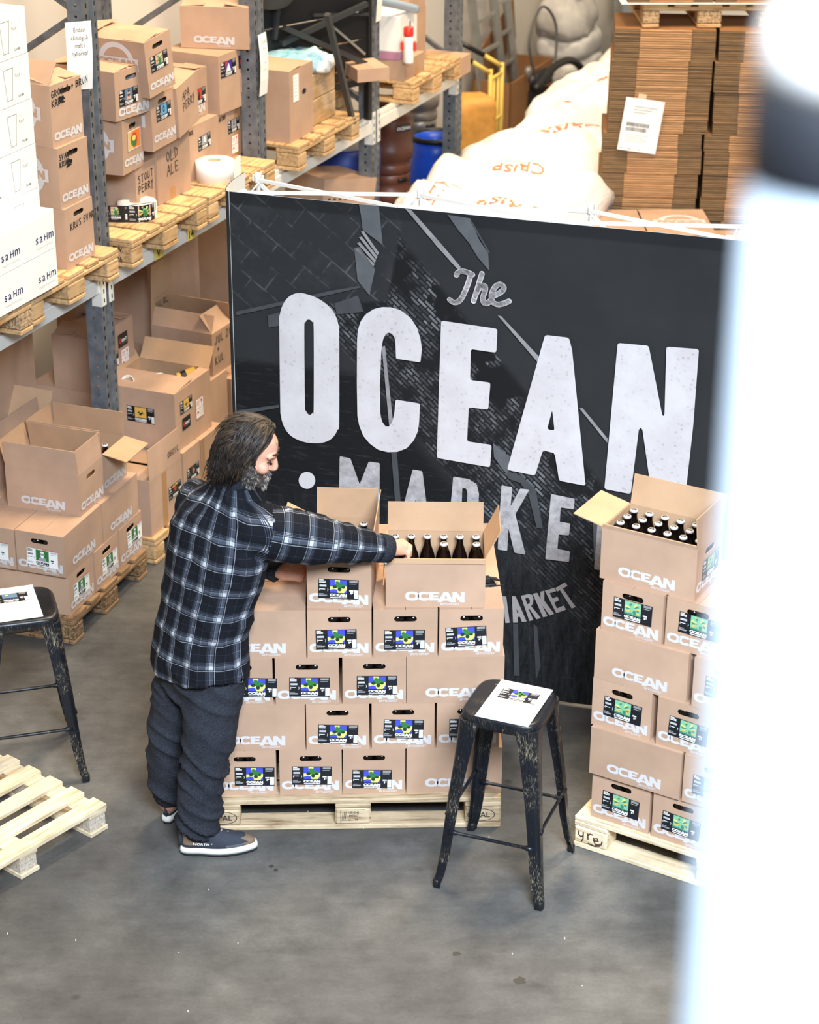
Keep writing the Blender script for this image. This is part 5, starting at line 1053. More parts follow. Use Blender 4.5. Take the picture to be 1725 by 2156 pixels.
# upper pallet on the cardboard
pallet('pine pallet standing on top of the tall cardboard columns', (2.385, CY_+.01, ZT+.002), 0, 'pine', 'chipboard', 1.0, .8, along='y')
ws = MB().box(2.25, 3.3, CY_-.02, CY_+.9, ZT+.147, ZT+.151, 'white_paper'); tag(obj('slip_sheet', ws), 'white slip sheet under the top cardboard bundles', 'sheet')
for k in range(2): bundle('%s bundle of flat cardboard on the top pallet' % ('left', 'right')[k], 2.29+k*.52, CY_-.005, ZT+.152, .51, .5, .3)
# ================================================================ kegs and drums
def keg(label, p, r_, h, mat, grp=None, text=False):
    t = thing('beer_keg', label, 'keg', p, SA, grp); m = MB()
    m.lathe([(r_*.86, 0), (r_*.9, .01), (r_*.9, h*.12), (r_*.82, h*.15), (r_*.96, h*.2), (r_, h*.28), (r_, h*.36), (r_*.97, h*.38), (r_*.97, h*.60), (r_, h*.62), (r_, h*.70), (r_*.95, h*.78), (r_*.80, h*.84), (r_*.86, h*.87), (r_*.88, h*.99), (r_*.84, h), (r_*.80, h), (r_*.78, h*.90), (.0, h*.88)], mat, 28); obj('keg_body', m, t)
    g_ = MB(); 
    for a in (0, 2.1, 4.2): g_.tube([(r_*.885*cos(a+q), r_*.885*sin(a+q), h*.93) for q in (-.25, 0, .25)], h*.028, 'black_plastic', 6)
    obj('hand_hole', g_, t)
    if text:
        f = MB(); f.rect(-.055, .055, 0, .05, 0, 'black_plastic'); text_mb('OCEAN', .028, .02, 1.1, 0, 'white_paper', 'CENTER', f, 0, .014, -.0006); obj('keg_label', f, t, (-r_*.55, -r_*.86, h*.62), (0, 0, -.55))
    return t
for i, nm in enumerate(('lowest', 'middle', 'topmost')): keg('brown keg right of the third rack upright, %s of its stack' % nm, SP(4.14, -.35, i*.475), .155, .475, 'keg_brown', 'brown kegs under the rack', i == 2)
for i, nm in enumerate(('lowest', 'middle', 'topmost')): keg('steel keg behind the blue drum, %s of its stack' % nm, SP(5.6, -.75, i*.46), .15, .46, 'keg_steel', 'steel kegs')
def drum(label, p, r_, h, lid=False, mat='blue_plastic'):
    t = thing('plastic_drum', label, 'drum', p, 0); m = MB(); m.lathe([(r_*.9, 0), (r_, .05), (r_, h*.72), (r_*.82, h*.9), (r_*.84, h), (r_*.79, h), (r_*.77, h*.9), (r_*.9, h*.7), (0, h*.62)], mat, 32); obj('drum_body', m, t)
    m = MB(); m.lathe([(r_*.80, h*.985), (r_*.90, h*.985), (r_*.90, h+.02), (r_*.80, h+.02), (r_*.80, h*.985)], 'black_plastic', 32, caps=False); obj('clamp_ring', m, t)
    m = MB(); 
    for a in (-1.9, -1.1): m.box(r_*.97*cos(a)-.045, r_*.97*cos(a)+.045, r_*.97*sin(a)-.012, r_*.97*sin(a)+.012, h*.52, h*.58, 'blue_dark', .004)
    obj('grip_recess', m, t); return t
drum('open blue drum with a black rim beside the last rack upright', SP(5.02, -.38, 0), .20, .96)
drum('blue drum with black rim under the rack, left of the third upright', SP(3.62, -.45, 0), .25, 1.02)
d2 = thing('plastic_drum', 'short blue drum standing on the other one under the rack', 'drum', SP(3.62, -.45, 1.042), 0); m = MB(); m.lathe([(.23, 0), (.24, .02), (.24, .2), (.22, .21), (.0, .21)], 'blue_dark', 32); obj('drum_body', m, d2)
d3 = thing('white_tub', 'white tub on the blue drums under the rack beam', 'tub', SP(3.62, -.45, 1.253), 0); m = MB(); m.lathe([(.21, 0), (.215, .15), (.22, .16), (.0, .16)], 'white_plastic', 32); obj('tub_body', m, d3)
sk = carton('tilted brown paper sack box with a row of dark print below the rack', SP(2.66, -.30, 0), R(40), .42, .36, 1.26, tilt=(0, 9)); f = MB()
text_mb('MALT SACK'[:0] or '- - - - -', .08, .02, .9, 0, 'black_ink', 'LEFT', f, .04, 1.12); obj('printed_text', f, sk, (0, -.002, 0))
sb('flat brown carton lying at the foot of the third rack bay', 2.95, -.75, 0, .5, .5, .9)
# ================================================================ ladder, truck, sacks by the wall
ld = thing('ladder', 'aluminium extension ladder leaning on the white wall', 'ladder', SP(8.9, -1.35), SA)
for dx, y in ((-.28, 0), (.22, 0), (.60, .03)): obj('rail', MB().beam((dx, .0+y, .0), (dx-.62, .22+y, 3.2), .03, .085, 'aluminium'), ld)
for k in range(11):
    u = (k+.6)/11.5
    obj('rung', MB().beam((-.28-.62*u, .22*u, 3.2*u), (.22-.62*u, .22*u, 3.2*u), .03, .03, 'aluminium'), ld); obj('rung', MB().beam((.22-.62*u, .03+.22*u, 3.2*u+.05), (.60-.62*u, .03+.22*u, 3.2*u+.05), .028, .028, 'aluminium'), ld)
ht = thing('hand_truck', 'yellow hand truck with black grips beside the wall', 'hand truck', SP(7.2, -.80), 0)
w0 = SP(7.2, -.80)
def rel(t_, o, z): return SP(t_, o, z)-w0
for dt in (0, .26):
    obj('tube', MB().tube([rel(7.2+dt, -.8, .02), rel(7.2+dt, -.8, .93)], .017, 'yellow_paint', 8), ht); obj('tube', MB().tube([rel(7.2+dt, -.8, .90), rel(7.1+dt, -.92, 1.0)], .017, 'yellow_paint', 8), ht); obj('grip', MB().tube([rel(7.1+dt, -.92, 1.0), rel(6.95+dt, -1.08, 1.12)], .021, 'black_plastic', 8), ht)
for z in (.15, .5, .85): obj('crossbar', MB().tube([rel(7.2, -.8, z), rel(7.46, -.8, z)], .013, 'yellow_paint', 8), ht)
for dt in (.08, .17): obj('tube', MB().tube([rel(7.2+dt, -.8, .15), rel(7.2+dt, -.8, .85)], .010, 'yellow_paint', 8), ht)
obj('toe_plate', MB().box(-.02, .16, -.05, .22, .0, .012, 'yellow_paint'), ht)
oc_ = lumpy('wrapped_parcel', .17, .17, .42, 'orange_plastic', 21, 9, .02, .35, None, SP(6.75, -.78, .41), (0, 0, .3)); tag(oc_, 'orange film wrapped parcel standing left of the yellow hand truck', 'parcel')
bb = thing('blue_crate', 'small blue plastic crate in front of the orange parcel', 'crate', SP(6.55, -.42), .4); f = MB().box(0, .2, 0, .2, 0, .42, 'blue_plastic', .01); obj('crate_body', f, bb); f = MB(); 
for k in range(3): f.box(.03+k*.055, .05+k*.055, -.006, .0, .03, .4, 'blue_dark', .002)
obj('crate_rib', f, bb)
cs = thing('cardboard_box', 'open brown cardboard box with hoses in it by the ladder', 'box', SP(8.5, -1.10), SA)
obj('box_body', MB().box(0, 1.1, 0, .012, 0, .5, 'kraft_dark').box(0, .012, 0, .35, 0, .5, 'kraft_dark').box(1.09, 1.1, 0, .35, 0, .5, 'kraft_dark').box(0, 1.1, .34, .352, 0, .5, 'kraft_dark'), cs); obj('open_flap', MB().beam((0.1, .35, .5), (1.2, .42, .8), .01, .4, 'kraft_dark'), cs)
hose('black hose running out of the cardboard box by the sacks', [(8.7, -.95, .42), (9.1, -.9, .55), (9.5, -.85, .5), (9.75, -.75, .2), (9.8, -.7, .03)], .035, 'black_plastic')
hose('loop of grey cable above the cardboard box by the ladder', [(8.9, -1.0, .42), (8.8, -1.05, .8), (9.1, -1.05, 1.05), (9.35, -1.0, .85), (9.2, -.95, .5), (9.0, -.95, .42)], .012, 'grey_tub', 'cable', 'cable')
pa = thing('pump', 'black pump with fittings lying in the cardboard box', 'pump', SP(8.95, -1.22, .0)); m = MB(); m.tube([(0, 0, .35), (.3, .1, .45)], .07, 'black_plastic', 12); m.tube([(.1, .0, .4), (.1, -.1, .55)], .03, 'aluminium', 10); m.box(-.05, .3, -.05, .15, 0, .34, 'black_plastic'); obj('pump_body', m, pa)
for i, (z, rz, nm, mt) in enumerate(((.12, .1, 'lowest pale sack in the pile by the white wall', 'sack'), (.33, -.08, 'second pale sack in the pile by the white wall', 'sack'), (.54, .05, 'third pale sack in the pile by the white wall', 'sack'))): tag(lumpy('malt_sack', .40, .25, .12, mt, 31+i*2, 4, .025, .5, None, SP(10.05+.03*i, -1.12, z), (0, 0, SA+rz), 36), nm, 'sack', 'pale sacks by the wall')
so = lumpy('malt_sack', .36, .24, .16, 'sack_grey', 41, 6, .05, .6, None, SP(10.02, -1.14, .76), (0, 0, SA), 36, False); tag(so, 'open grey sack with a bunched white neck on top of the pile', 'sack', 'pale sacks by the wall')
for v in so.data.vertices:
    if v.co.z > .0: v.co.x *= 1-.9*v.co.z; v.co.y *= 1-.8*v.co.z; v.co.z *= 1.5
lumpy('bunched_neck', .23, .18, .15, 'sack', 44, 9, .10, .7, so, (.05, 0, .34), (0, .2, 0), 36, False)
gt = thing('wheeled_rack', 'grey tube rack with a yellow box behind the malt loads', 'rack', SP(10.3, -.75), SA)
for x in (0, .14, .9): obj('tube', MB().tube([(x, 0, 0), (x, 0, 2.0)], .028, 'aluminium', 10), gt)
for z in (.5, .95, 1.6): obj('tube', MB().tube([(.14, 0, z), (.9, 0, z)], .03, 'grey_blue_tube', 10), gt)
obj('panel', MB().box(.16, .88, .02, .03, .1, .93, 'grey_blue_tube'), gt)
yb = thing('yellow_box', 'yellow plastic box on the grey tube rack', 'box', SP(10.62, -.72, .985), SA); obj('box_body', MB().box(0, .4, 0, .3, 0, .35, 'yellow_tag', .01), yb); obj('lid', MB().box(-.01, .41, -.01, .31, .352, .38, 'yellow_tag', .006), yb)

# ================================================================ stools
def stool(label, loc, rz, grp=None):
    t = thing('bar_stool', label, 'stool', loc, rz, grp); H = .76
    def sq(hw, z, e=5.0, n=48): return [(p[0], p[1], z) for p in ell(0, 0, hw, hw, n, e)]
    m = MB(); m.loft([sq(.150, H-.052), sq(.156, H-.05), sq(.158, H-.03), sq(.158, H-.012), sq(.152, H-.003, 4.6), sq(.144, H, 4.4), sq(.132, H-.003, 4.2), sq(.08, H-.006, 4), sq(.01, H-.006, 3)], 'worn_black'); m.loft([sq(.148, H-.052), sq(.146, H-.02), sq(.02, H-.016)], 'worn_black'); obj('seat', m, t)
    for sx in (-1, 1):
        for sy in (-1, 1):
            m = MB(); rings = []
            for k, (z, off, w_) in enumerate(((H-.028, .1575, .088), (H-.09, .1600, .074), (H-.2, .168, .062), (.40, .184, .052), (.16, .203, .042), (.06, .215, .036), (.02, .223, .032), (.0, .224, .031))):
                # folded sheet: rounded corner outside, two wings inward
                r_ = w_*.42; prof = [(0, w_), (-.0, r_)] ; arc = [(-(r_-r_*cos(a)), r_-r_*sin(a)) for a in [R(15*i) for i in range(7)]]
                P = [(0, w_)]+[(-(r_-r_*cos(R(15*i))), r_-r_*sin(R(15*i))) for i in range(7)]+[(-w_, 0)]; th = .006; Q = [(-w_, th), (-r_, th+.001), (-th-.001, r_), (-th, w_)]
                rings.append([(sx*(off+p[0]), sy*(off-p[1]), z) for p in P+Q])
            if sx*sy < 0: rings = [q[::-1] for q in rings]
            m.loft(rings[::-1], 'worn_black', False); leg = obj('leg', m, t)
            c_ = .2235-.014; obj('foot_cap', MB().lathe([(.013, 0), (.0155, .003), (.0155, .03), (.012, .034)], 'black_plastic', 12, (sx*c_, sy*c_, 0)), leg)
    for sgn, z, ax in ((-1, .25, 'x'), (1, .25, 'x'), (-1, .31, 'y'), (1, .31, 'y')):
        off = .224-(z-.0)*.085-.012; a_ = off-.02
        P = [(-a_, sgn*off, z), (-a_*.84, sgn*off, z), (-a_*.78, sgn*off, z), (a_*.78, sgn*off, z), (a_*.84, sgn*off, z), (a_, sgn*off, z)]
        if ax == 'y': P = [(p[1], p[0], p[2]) for p in P]
        obj('footrest', MB().tube(P, [.011, .011, .007, .007, .011, .011], 'worn_black', 10), t)
    return t
def info_sheet(label, loc, rz, kind, title, W=.21, D=.297):
    t = thing('info_sheet', label, 'sheet', loc, rz); f = MB().box(0, W, 0, D, 0, .0012, 'white_paper'); obj('sheet', f, t); m = MB()
    for i, s in enumerate(title): text_mb(s, .0125, .003, 1.25, 0, 'grey_ink', 'CENTER', m, W/2, D-.032-i*.018, 0)
    for zz, x0, x1 in ((.155, .03, .18), (.13, .02, .05), (.125, .075, .19), (.112, .075, .185), (.095, .02, .05), (.085, .075, .18), (.072, .075, .185), (.058, .075, .16), (.045, .02, .045), (.035, .075, .185), (.024, .075, .12)): m.rect(x0, x1, zz, zz+.0022, 0, 'pale_ink')
    o = obj('printed_text', m, t, (0, 0, .0016), (-pi/2, 0, 0)); st = obj('label_sticker', get_sticker(kind), t, (.03, D-.135, .0018), (-pi/2, 0, 0), (.92, 1, .92)); return t
ST = Vector((1.196, -.288, 0)); sr = R(-22.5)
stool('scratched black metal bar stool in front of the central stack', ST, sr)
v = Matrix.Rotation(sr, 3, 'Z') @ Vector((-.088, -.152, .0)); info_sheet('white info sheet with a hop label lying on the middle stool', ST+v+Vector((0, 0, .7602)), sr-R(1.5), 'hop', ('OCEANBRYGGERIET', 'SINGLE HOP HULLA NORRGARD'))
S2_ = Vector((-.775, .545, 0)); s2 = R(14)
stool('black metal bar stool at the left photo edge, half cut off', S2_, s2)
v = Matrix.Rotation(s2, 3, 'Z') @ Vector((-.12, -.14, 0)); info_sheet('white info sheet with a sea label on the left stool', S2_+v+Vector((0, 0, .7602)), s2+R(2), 'sunset', ('OCEANBRYGGERIET', 'ASTOR'))

# ================================================================ new pallet on the floor, left front
PA = R(49.2); pu = Vector((cos(PA), sin(PA), 0)); pv = Vector((-sin(PA), cos(PA), 0)); P0 = Vector((-.400, .035, 0))
np_ = thing('pallet', 'new pale pallet with open slats on the floor at the left edge', 'pallet', (P0.x, P0.y, 0), PA)       # local x along the slats, y across
LEN = .80
for k in range(7): obj('deck_board', plank_mesh(LEN, .078, .020, 'pine_new', .002), np_, (-LEN, -.008+k*.130, .100))
for x in (-.092, -.462, -.80): obj('stringer', plank_mesh(.09, .86, .016, 'pine_new', .002), np_, (x, -.006, .0838))
for x in (-.09, -.46, -.80):
    for y in (0, .385, .76): obj('block', plank_mesh(.085, .09, .064, 'chipboard_pale', .002), np_, (x, y, .0195))
    obj('bottom_board', plank_mesh(.095, .88, .019, 'pine_new', .002), np_, (x-.004, -.008, 0))

# ================================================================ white post close to the camera
po = thing('white_post', 'white round post with black collar close to the camera at the right edge', 'post', (.822, -6.17, 0), 0)
m = MB(); m.lathe([(.062, 0), (.062, 4.487)], 'post_paint', 48); obj('shaft', m, po)
m = MB(); m.lathe([(.0625, 4.487), (.0635, 4.49), (.0635, 4.528), (.0605, 4.531)], 'post_collar', 48); obj('collar', m, po)
m = MB(); m.lathe([(.060, 4.531), (.061, 4.545), (.058, 4.562), (.046, 4.573), (.02, 4.578), (.001, 4.579)], 'post_cap', 48); obj('cap', m, po)
# small marks on the floor
def flat(name, label, px, r_, seed, cat='stain'):
    st = stain(px[0], px[1], r_, seed); o = obj(name, st); return tag(o, label, cat)
def fl_(u, v):
    k = _f*F_PX + _r2*(u-862.5) + _d2*(v-1078); s = -EYE.z/k.z; p = EYE+k*s; return (p.x, p.y)
flat('floor_stain', 'dark damp spot on the floor in front of the stool, low in the photo', fl_(1095, 2065), .026, 1); flat('floor_stain', 'small dark spot on the concrete below the right pallet', fl_(962, 2008), .018, 2)
flat('floor_stain', 'left of two small round spots in front of the shoe', fl_(572, 1824), .012, 3); flat('floor_stain', 'right of two small round spots in front of the shoe', fl_(581, 1832), .012, 4)
random.seed(12); ch = MB()
for k in range(46):
    x, y = random.uniform(-1.2, 2.2), random.uniform(-2.3, 1.4); a = random.uniform(0, 6.28); l_ = random.uniform(.004, .012)
    ch.box(x, x+.0025, y, y+l_, .0003, .0016, 'white_card')
o = obj('litter', ch); o['kind'] = 'stuff'; tag(o, 'tiny pale paper crumbs scattered on the concrete floor', 'crumbs')

# ================================================================ the man
def fuse(name, mb, voxel, smooth=4, fac=.5):
    me = mb.mesh('tmp'); o = bpy.data.objects.new('tmp', me); COL.objects.link(o)
    r_ = o.modifiers.new('r', 'REMESH'); r_.mode = 'VOXEL'; r_.voxel_size = voxel; r_.use_smooth_shade = True
    if smooth: s_ = o.modifiers.new('s', 'SMOOTH'); s_.factor = fac; s_.iterations = smooth
    dg = bpy.context.evaluated_depsgraph_get(); out = bpy.data.meshes.new_from_object(o.evaluated_get(dg)); bpy.data.objects.remove(o); bpy.data.meshes.remove(me); out.name = name; out.materials.clear()
    out.polygons.foreach_set('use_smooth', [True]*len(out.polygons)); return out
def ring(c, a, b, yaw=0, n=24, tilt=(0, 0), e=2.2):
    c = Vector(c); u = Vector((cos(yaw), sin(yaw), tilt[0])); v = Vector((-sin(yaw), cos(yaw), tilt[1])); out = []
    for i in range(n):
        q = 2*pi*i/n; cc, ss = cos(q), sin(q)
        out.append(c+u*a*math.copysign(abs(cc)**(2/e), cc)+v*b*math.copysign(abs(ss)**(2/e), ss))
    return out
def limb(m, pts, rads, mat='skin', n=20):       # rounded tube with closed ends
    P = [Vector(p) for p in pts]; d0 = (P[0]-P[1]).normalized(); d1 = (P[-1]-P[-2]).normalized()
    P = [P[0]+d0*rads[0]*.75, P[0]+d0*rads[0]*.5]+P+[P[-1]+d1*rads[-1]*.5, P[-1]+d1*rads[-1]*.75]; r_ = [rads[0]*.25, rads[0]*.75]+list(rads)+[rads[-1]*.75, rads[-1]*.25]
    return m.tube(P, r_, mat, n)
def ball(m, c, r_, mat='skin', sc=(1, 1, 1)):
    b = bmesh.new(); bmesh.ops.create_uvsphere(b, u_segments=20, v_segments=12, radius=r_); bmesh.ops.scale(b, vec=sc, verts=b.verts); bmesh.ops.translate(b, vec=Vector(c), verts=b.verts); return m.bm(b, mat)
def seg_dist(p, a, b):
    ab = b-a; t_ = max(0, min(1, (p-a).dot(ab)/ab.length_squared)); return (p-(a+ab*t_)).length, t_
FY = R(45)                                        # the torso faces +x +y, the back is towards the camera
RS, RE, RW = Vector((.250, -.120, 1.405)), Vector((.515, -.070, 1.335)), Vector((.735, .040, 1.248))
LS, LE, LW = Vector((.005, .145, 1.415)), Vector((.150, .290, 1.150)), Vector((.325, .165, 1.092))
RHIP, RKN, RAN = Vector((.080, -.085, .80)), Vector((.018, -.130, .455)), Vector((-.012, -.140, .085))
LHIP, LKN, LAN = Vector((-.055, .040, .80)), Vector((-.130, .055, .43)), Vector((-.150, .085, .085))
HC = Vector((.222, -.005, 1.672)); HF = Vector((.925, -.07, -.375)).normalized(); HR = HF.cross(Vector((0, 0, 1))).normalized(); HU = HR.cross(HF)
def H(f, u, r_=0): return HC+HF*f+HU*u+HR*r_
spine = [(.775, .012, -.030, .222, .160), (.86, .016, -.029, .214, .155), (.95, .026, -.025, .205, .148), (1.05, .046, -.015, .206, .146), (1.15, .072, -.006, .216, .148), (1.27, .094, .004, .228, .150), (1.36, .108, .010, .222, .142), (1.43, .120, .014, .196, .122), (1.48, .130, .014, .160, .102), (1.525, .142, .010, .112, .084), (1.56, .152, .004, .078, .070), (1.58, .160, .0, .062, .064)]
# ---- body: one continuous surface
B = MB()
lv = [(-.122, .050, .00, .026), (-.112, .078, -.02, .040), (-.095, .088, -.035, .050), (-.075, .090, -.055, .058), (-.05, .090, -.075, .064), (-.025, .088, -.088, .068), (0, .086, -.095, .072), (.02, .087, -.100, .074), (.038, .094, -.102, .075), (.06, .094, -.102, .076), (.085, .084, -.096, .072), (.105, .064, -.080, .060), (.118, .036, -.055, .040), (.126, .008, -.025, .012)]
B.loft([[H((f+b)/2+(f-b)/2*cos(2*pi*i/28), u, w_*sin(2*pi*i/28)) for i in range(28)] for u, f, b, w_ in lv], 'skin')
B.loft([[H(f+a*cos(q), u, w_*sin(q)) for q in [2*pi*i/10 for i in range(10)]] for u, f, a, w_ in ((.035, .090, .008, .007), (.015, .098, .010, .009), (-.008, .108, .013, .012), (-.022, .108, .014, .016), (-.032, .098, .010, .012))], 'skin')        # nose
for s_ in (-1, 1):
    limb(B, [H(.088, .040, s_*.012), H(.086, .043, s_*.035), H(.072, .036, s_*.055)], [.011, .011, .009], n=10)      # brow
    ball(B, H(.066, -.018, s_*.044), .024); limb(B, [H(-.012, .020, s_*.074), H(-.016, -.028, s_*.074)], [.014, .011], n=10)                           # cheek, ear
limb(B, [H(.088, -.050, -.02), H(.094, -.050, 0), H(.088, -.050, .02)], [.007, .008, .007], n=8); limb(B, [H(.084, -.066, -.016), H(.092, -.067, 0), H(.084, -.066, .016)], [.007, .009, .007], n=8); ball(B, H(.078, -.098), .022)
limb(B, [H(-.03, -.05), H(-.035, -.11), Vector((.150, .002, 1.51)), Vector((.13, .002, 1.44))], [.060, .058, .060, .075])
B.loft([ring((x, y, z), a*.84, b*.80, FY-pi/2) for z, x, y, a, b in spine[:-2]], 'skin')
limb(B, [RS, RE, RW], [.056, .046, .030]); limb(B, [LS, LE, LW], [.056, .046, .030]); limb(B, [RHIP, RKN, RAN], [.085, .058, .042]); limb(B, [LHIP, LKN, LAN], [.085, .058, .042])
limb(B, [RAN, RAN+Vector((.04, .003, -.03)), RAN+Vector((.18, .012, -.045))], [.04, .038, .028]); limb(B, [LAN, LAN+Vector((.0, .04, -.03)), LAN+Vector((.03, .16, -.045))], [.04, .038, .028])
# right hand hooks over the carton edge: four bent fingers, thumb from the side of the palm
def hand(w_, knuckles, curl, thumb, pr=.020):
    c = sum((Vector(k) for k in knuckles), Vector())/4
    for k in knuckles: limb(B, [w_+(c-w_)*.05+(Vector(k)-c)*.45, w_+(Vector(k)-w_)*.55, Vector(k)], [pr*1.15, pr*1.12, pr*.82], n=12)
    for k, ch in zip(knuckles, curl): limb(B, [Vector(k)]+[Vector(p) for p in ch], [.0118, .0104, .0094, .0082], n=10)
    limb(B, [Vector(p) for p in thumb], [.019, .014, .012, .0095], n=10)
kn = [(.802, .128, 1.228), (.808, .105, 1.231), (.806, .083, 1.226), (.796, .064+.022, 1.217)]
kn = [(.800, .140, 1.226), (.808, .120, 1.229), (.807, .100, 1.225), (.799, .082, 1.216)]
hand(RW, kn, [[(x+.022, y+.001, z-.012), (x+.020, y+.002, z-.036), (x+.004, y+.003, z-.05)] for x, y, z in kn], [(.752, .082, 1.238), (.750, .140, 1.225), (.742, .158, 1.205), (.722, .160, 1.186)])
kl = [(.400, .212, 1.100), (.408, .210, 1.080), (.408, .207, 1.060), (.402, .203, 1.042)]
hand(LW, kl, [[(x+.012, y+.026, z), (x+.014, y+.05, z-.001), (x+.016, y+.07, z-.002)] for x, y, z in kl], [(.345, .178, 1.100), (.368, .190, 1.122), (.388, .205, 1.132), (.404, .222, 1.134)])
me = fuse('body', B, .0042, 3)
for mn in ('skin', 'hair', 'beard', 'lip'): me.materials.append(MAT[mn])
import numpy as np
cen = np.empty(len(me.polygons)*3, dtype=np.float32); me.polygons.foreach_get('center', cen); cen = cen.reshape(-1, 3)-np.array(HC)
f_, u_, r_ = cen@np.array(HF), cen@np.array(HU), np.abs(cen@np.array(HR)); mi = np.zeros(len(f_), dtype=np.int32)
near = (u_ > -.14) & (u_ < .2) & (f_ > -.14) & (f_ < .15) & (r_ < .12)
fb = np.interp(u_, [-.03, .057, .115], [.040, .026, .060]); hairm = ((f_ < fb) & (u_ > -.03)) | ((f_ < -.03) & (u_ > -.10))
brdm = (f_ > .012) & (f_ < .105) & (u_ > -.125) & (u_ < np.where(f_ > .058, -.040, -.040+(.058-f_)*1.15)) & ~hairm
mi[near & hairm] = 1; mi[near & brdm] = 2
mi[near & (f_ > .072) & (r_ < .032) & (u_ > -.047) & (u_ < -.034)] = 2; mi[near & (f_ > .080) & (r_ < .022) & (u_ > -.071) & (u_ < -.050)] = 3
me.polygons.foreach_set('material_index', mi)
man = obj('person', me); tag(man, 'bearded man in a plaid shirt leaning right and reaching into an open carton of bottles', 'person')
hb_ = BVHTree.FromPolygons([v.co for v in me.vertices], [list(p.vertices) for p in me.polygons])
def child(name, m): return obj(name, m, man)
# lash line, its dark also painting the shaded eye slit; brow
for s_ in (1,):
    pass
e_ = MB(); br = MB()
for s_ in (-1, 1):
    e_.tube([H(.084, .012, s_*.022), H(.083, .008, s_*.032), H(.074, .010, s_*.044)], [.0022, .003, .0018], 'brow', 6)
    br.tube([H(.098, .043, s_*.014), H(.096, .048, s_*.030), H(.084, .046, s_*.045), H(.072, .038, s_*.056)], [.0045, .006, .005, .002], 'brow', 8)
child('lash_shade', e_); child('eyebrows', br)
# ---- hair: wavy locks from the crown back to the nape
random.seed(21); hr = MB()
HCn = Vector((-.006, .018, 0))
def on_head(d, lift):
    d = d.normalized(); base = Vector((d.x*.108, d.y*.116, d.z*.086)); return HCn+base*(1+lift/.1)
def lock(d0, d1, lift0, lift1, rad, drop, mat, n=11, curl=.009):
    ph = random.uniform(0, 6.28); ph2 = random.uniform(0, 6.28); wv_ = random.random(); pts = []; rr = []
    for i in range(n):
        s_ = i/(n-1); d = d0.lerp(d1, s_).normalized(); p = on_head(d, lift0+(lift1-lift0)*s_)
        tail = max(0, s_-.68)/.32; p = p+Vector((-.010*tail, -drop*tail*tail, .004*tail)); 
        w_ = curl*(s_+.9*tail)*(.6+.8*wv_); p = p+Vector((sin(s_*9+ph)*w_, cos(s_*7+ph2)*w_*.6, cos(s_*9+ph)*w_))
        pts.append(HC+HF*p.x+HU*p.y+HR*p.z); rr.append(rad*(.55+.9*sin(pi*min(1, s_*.9+.12)))*(1-.75*max(0, s_-.75)/.25))
    hr.tube(pts, rr, mat, 5)
for i in range(620):
    side = random.choice((1, 1, 1, -1)); a = random.random()
    # start along the hair line / parting, end at side or nape
    st_ = Vector((.48-.92*a, .84+.25*sin(pi*a), side*random.uniform(.0, .45)))
    lo = random.random(); en = Vector((.02-.98*lo+random.uniform(-.12, .08), -.42-.62*lo*random.uniform(.5, 1.25), side*(1.0-.75*lo*random.random())))
    lock(st_, en, random.uniform(.004, .012), random.uniform(.012, .030), random.uniform(.0028, .0052), random.uniform(.01, .065), 'hair' if a > .42 or random.random() < .45 else 'hair_top')
for i in range(150):      # loose ends at the nape
    side = random.uniform(-1, 1); st_ = Vector((-.9, random.uniform(-.2, .4), side*.8)); en = Vector((-.80+random.uniform(-.12, .35), -1.0, side*.9)); lock(st_, en, .012, random.uniform(.012, .045), random.uniform(.0022, .004), random.uniform(.02, .055), 'hair', 8, .012)
for i in range(120):      # swept back over the forehead edge
    z = random.uniform(-.75, .75); st_ = Vector((.60-.42*abs(z), .84+random.uniform(-.03, .08)-.34*abs(z), z*.9)); en = Vector((-.75, .45+random.uniform(-.5, .4), z*1.25)); lock(st_, en, .002, .022, random.uniform(.0026, .0044), .01, 'hair_top', 9, .005)
hr.tube([H(.070, .100, .03), H(.092, .075, .034), H(.098, .040, .030), H(.094, .03, .036)], .0007, 'hair', 4)
child('hair', hr)
# ---- beard and moustache
bd = MB()
for i in range(1700):
    f = random.uniform(.0, .10); u = random.uniform(-.125, .0); s_ = random.choice((1, -1)) if f < .07 else random.uniform(-1, 1)
    if u > (-.042 if f > .058 else -.042+(.058-f)*1.1): continue
    tgt = H(min(f, .055), u*.85, 0); src = H(f, u-.02, (s_ if abs(s_) == 1 else s_)*.2) if f < .07 else H(.3, u-.02, s_*.07)
    h = hb_.ray_cast(src, (tgt-src).normalized())
    if not h[0]: continue
    q = h[0]-HC
    if q.length > .16: continue
    l_ = random.uniform(.007, .016); dn = (-HU*.85+HF*.35+h[1]*.45).normalized(); wv = Vector((random.uniform(-1, 1), random.uniform(-1, 1), random.uniform(-1, 1)))*.003
    chin = f > .062 and u < -.055; bd.tube([h[0]-h[1]*.002, h[0]+dn*l_*.5+h[1]*.003+wv, h[0]+dn*l_+wv*2], [.0015, .0014, .0005], 'beard_white' if (random.random() < (.5 if chin else .07)) else 'beard', 4)
for i in range(110):
    s_ = random.uniform(-1, 1); src = H(.3, -.038+random.uniform(-.005, .004), s_*.034); h = hb_.ray_cast(src, -HF)
    if h[0]: d = (HR*s_*.8-HU*.8+HF*.2).normalized(); bd.tube([h[0], h[0]+d*.008+HF*.002, h[0]+d*.016], [.0018, .0016, .0005], 'beard' if random.random() < .6 else 'beard_white', 4)
child('beard', bd)
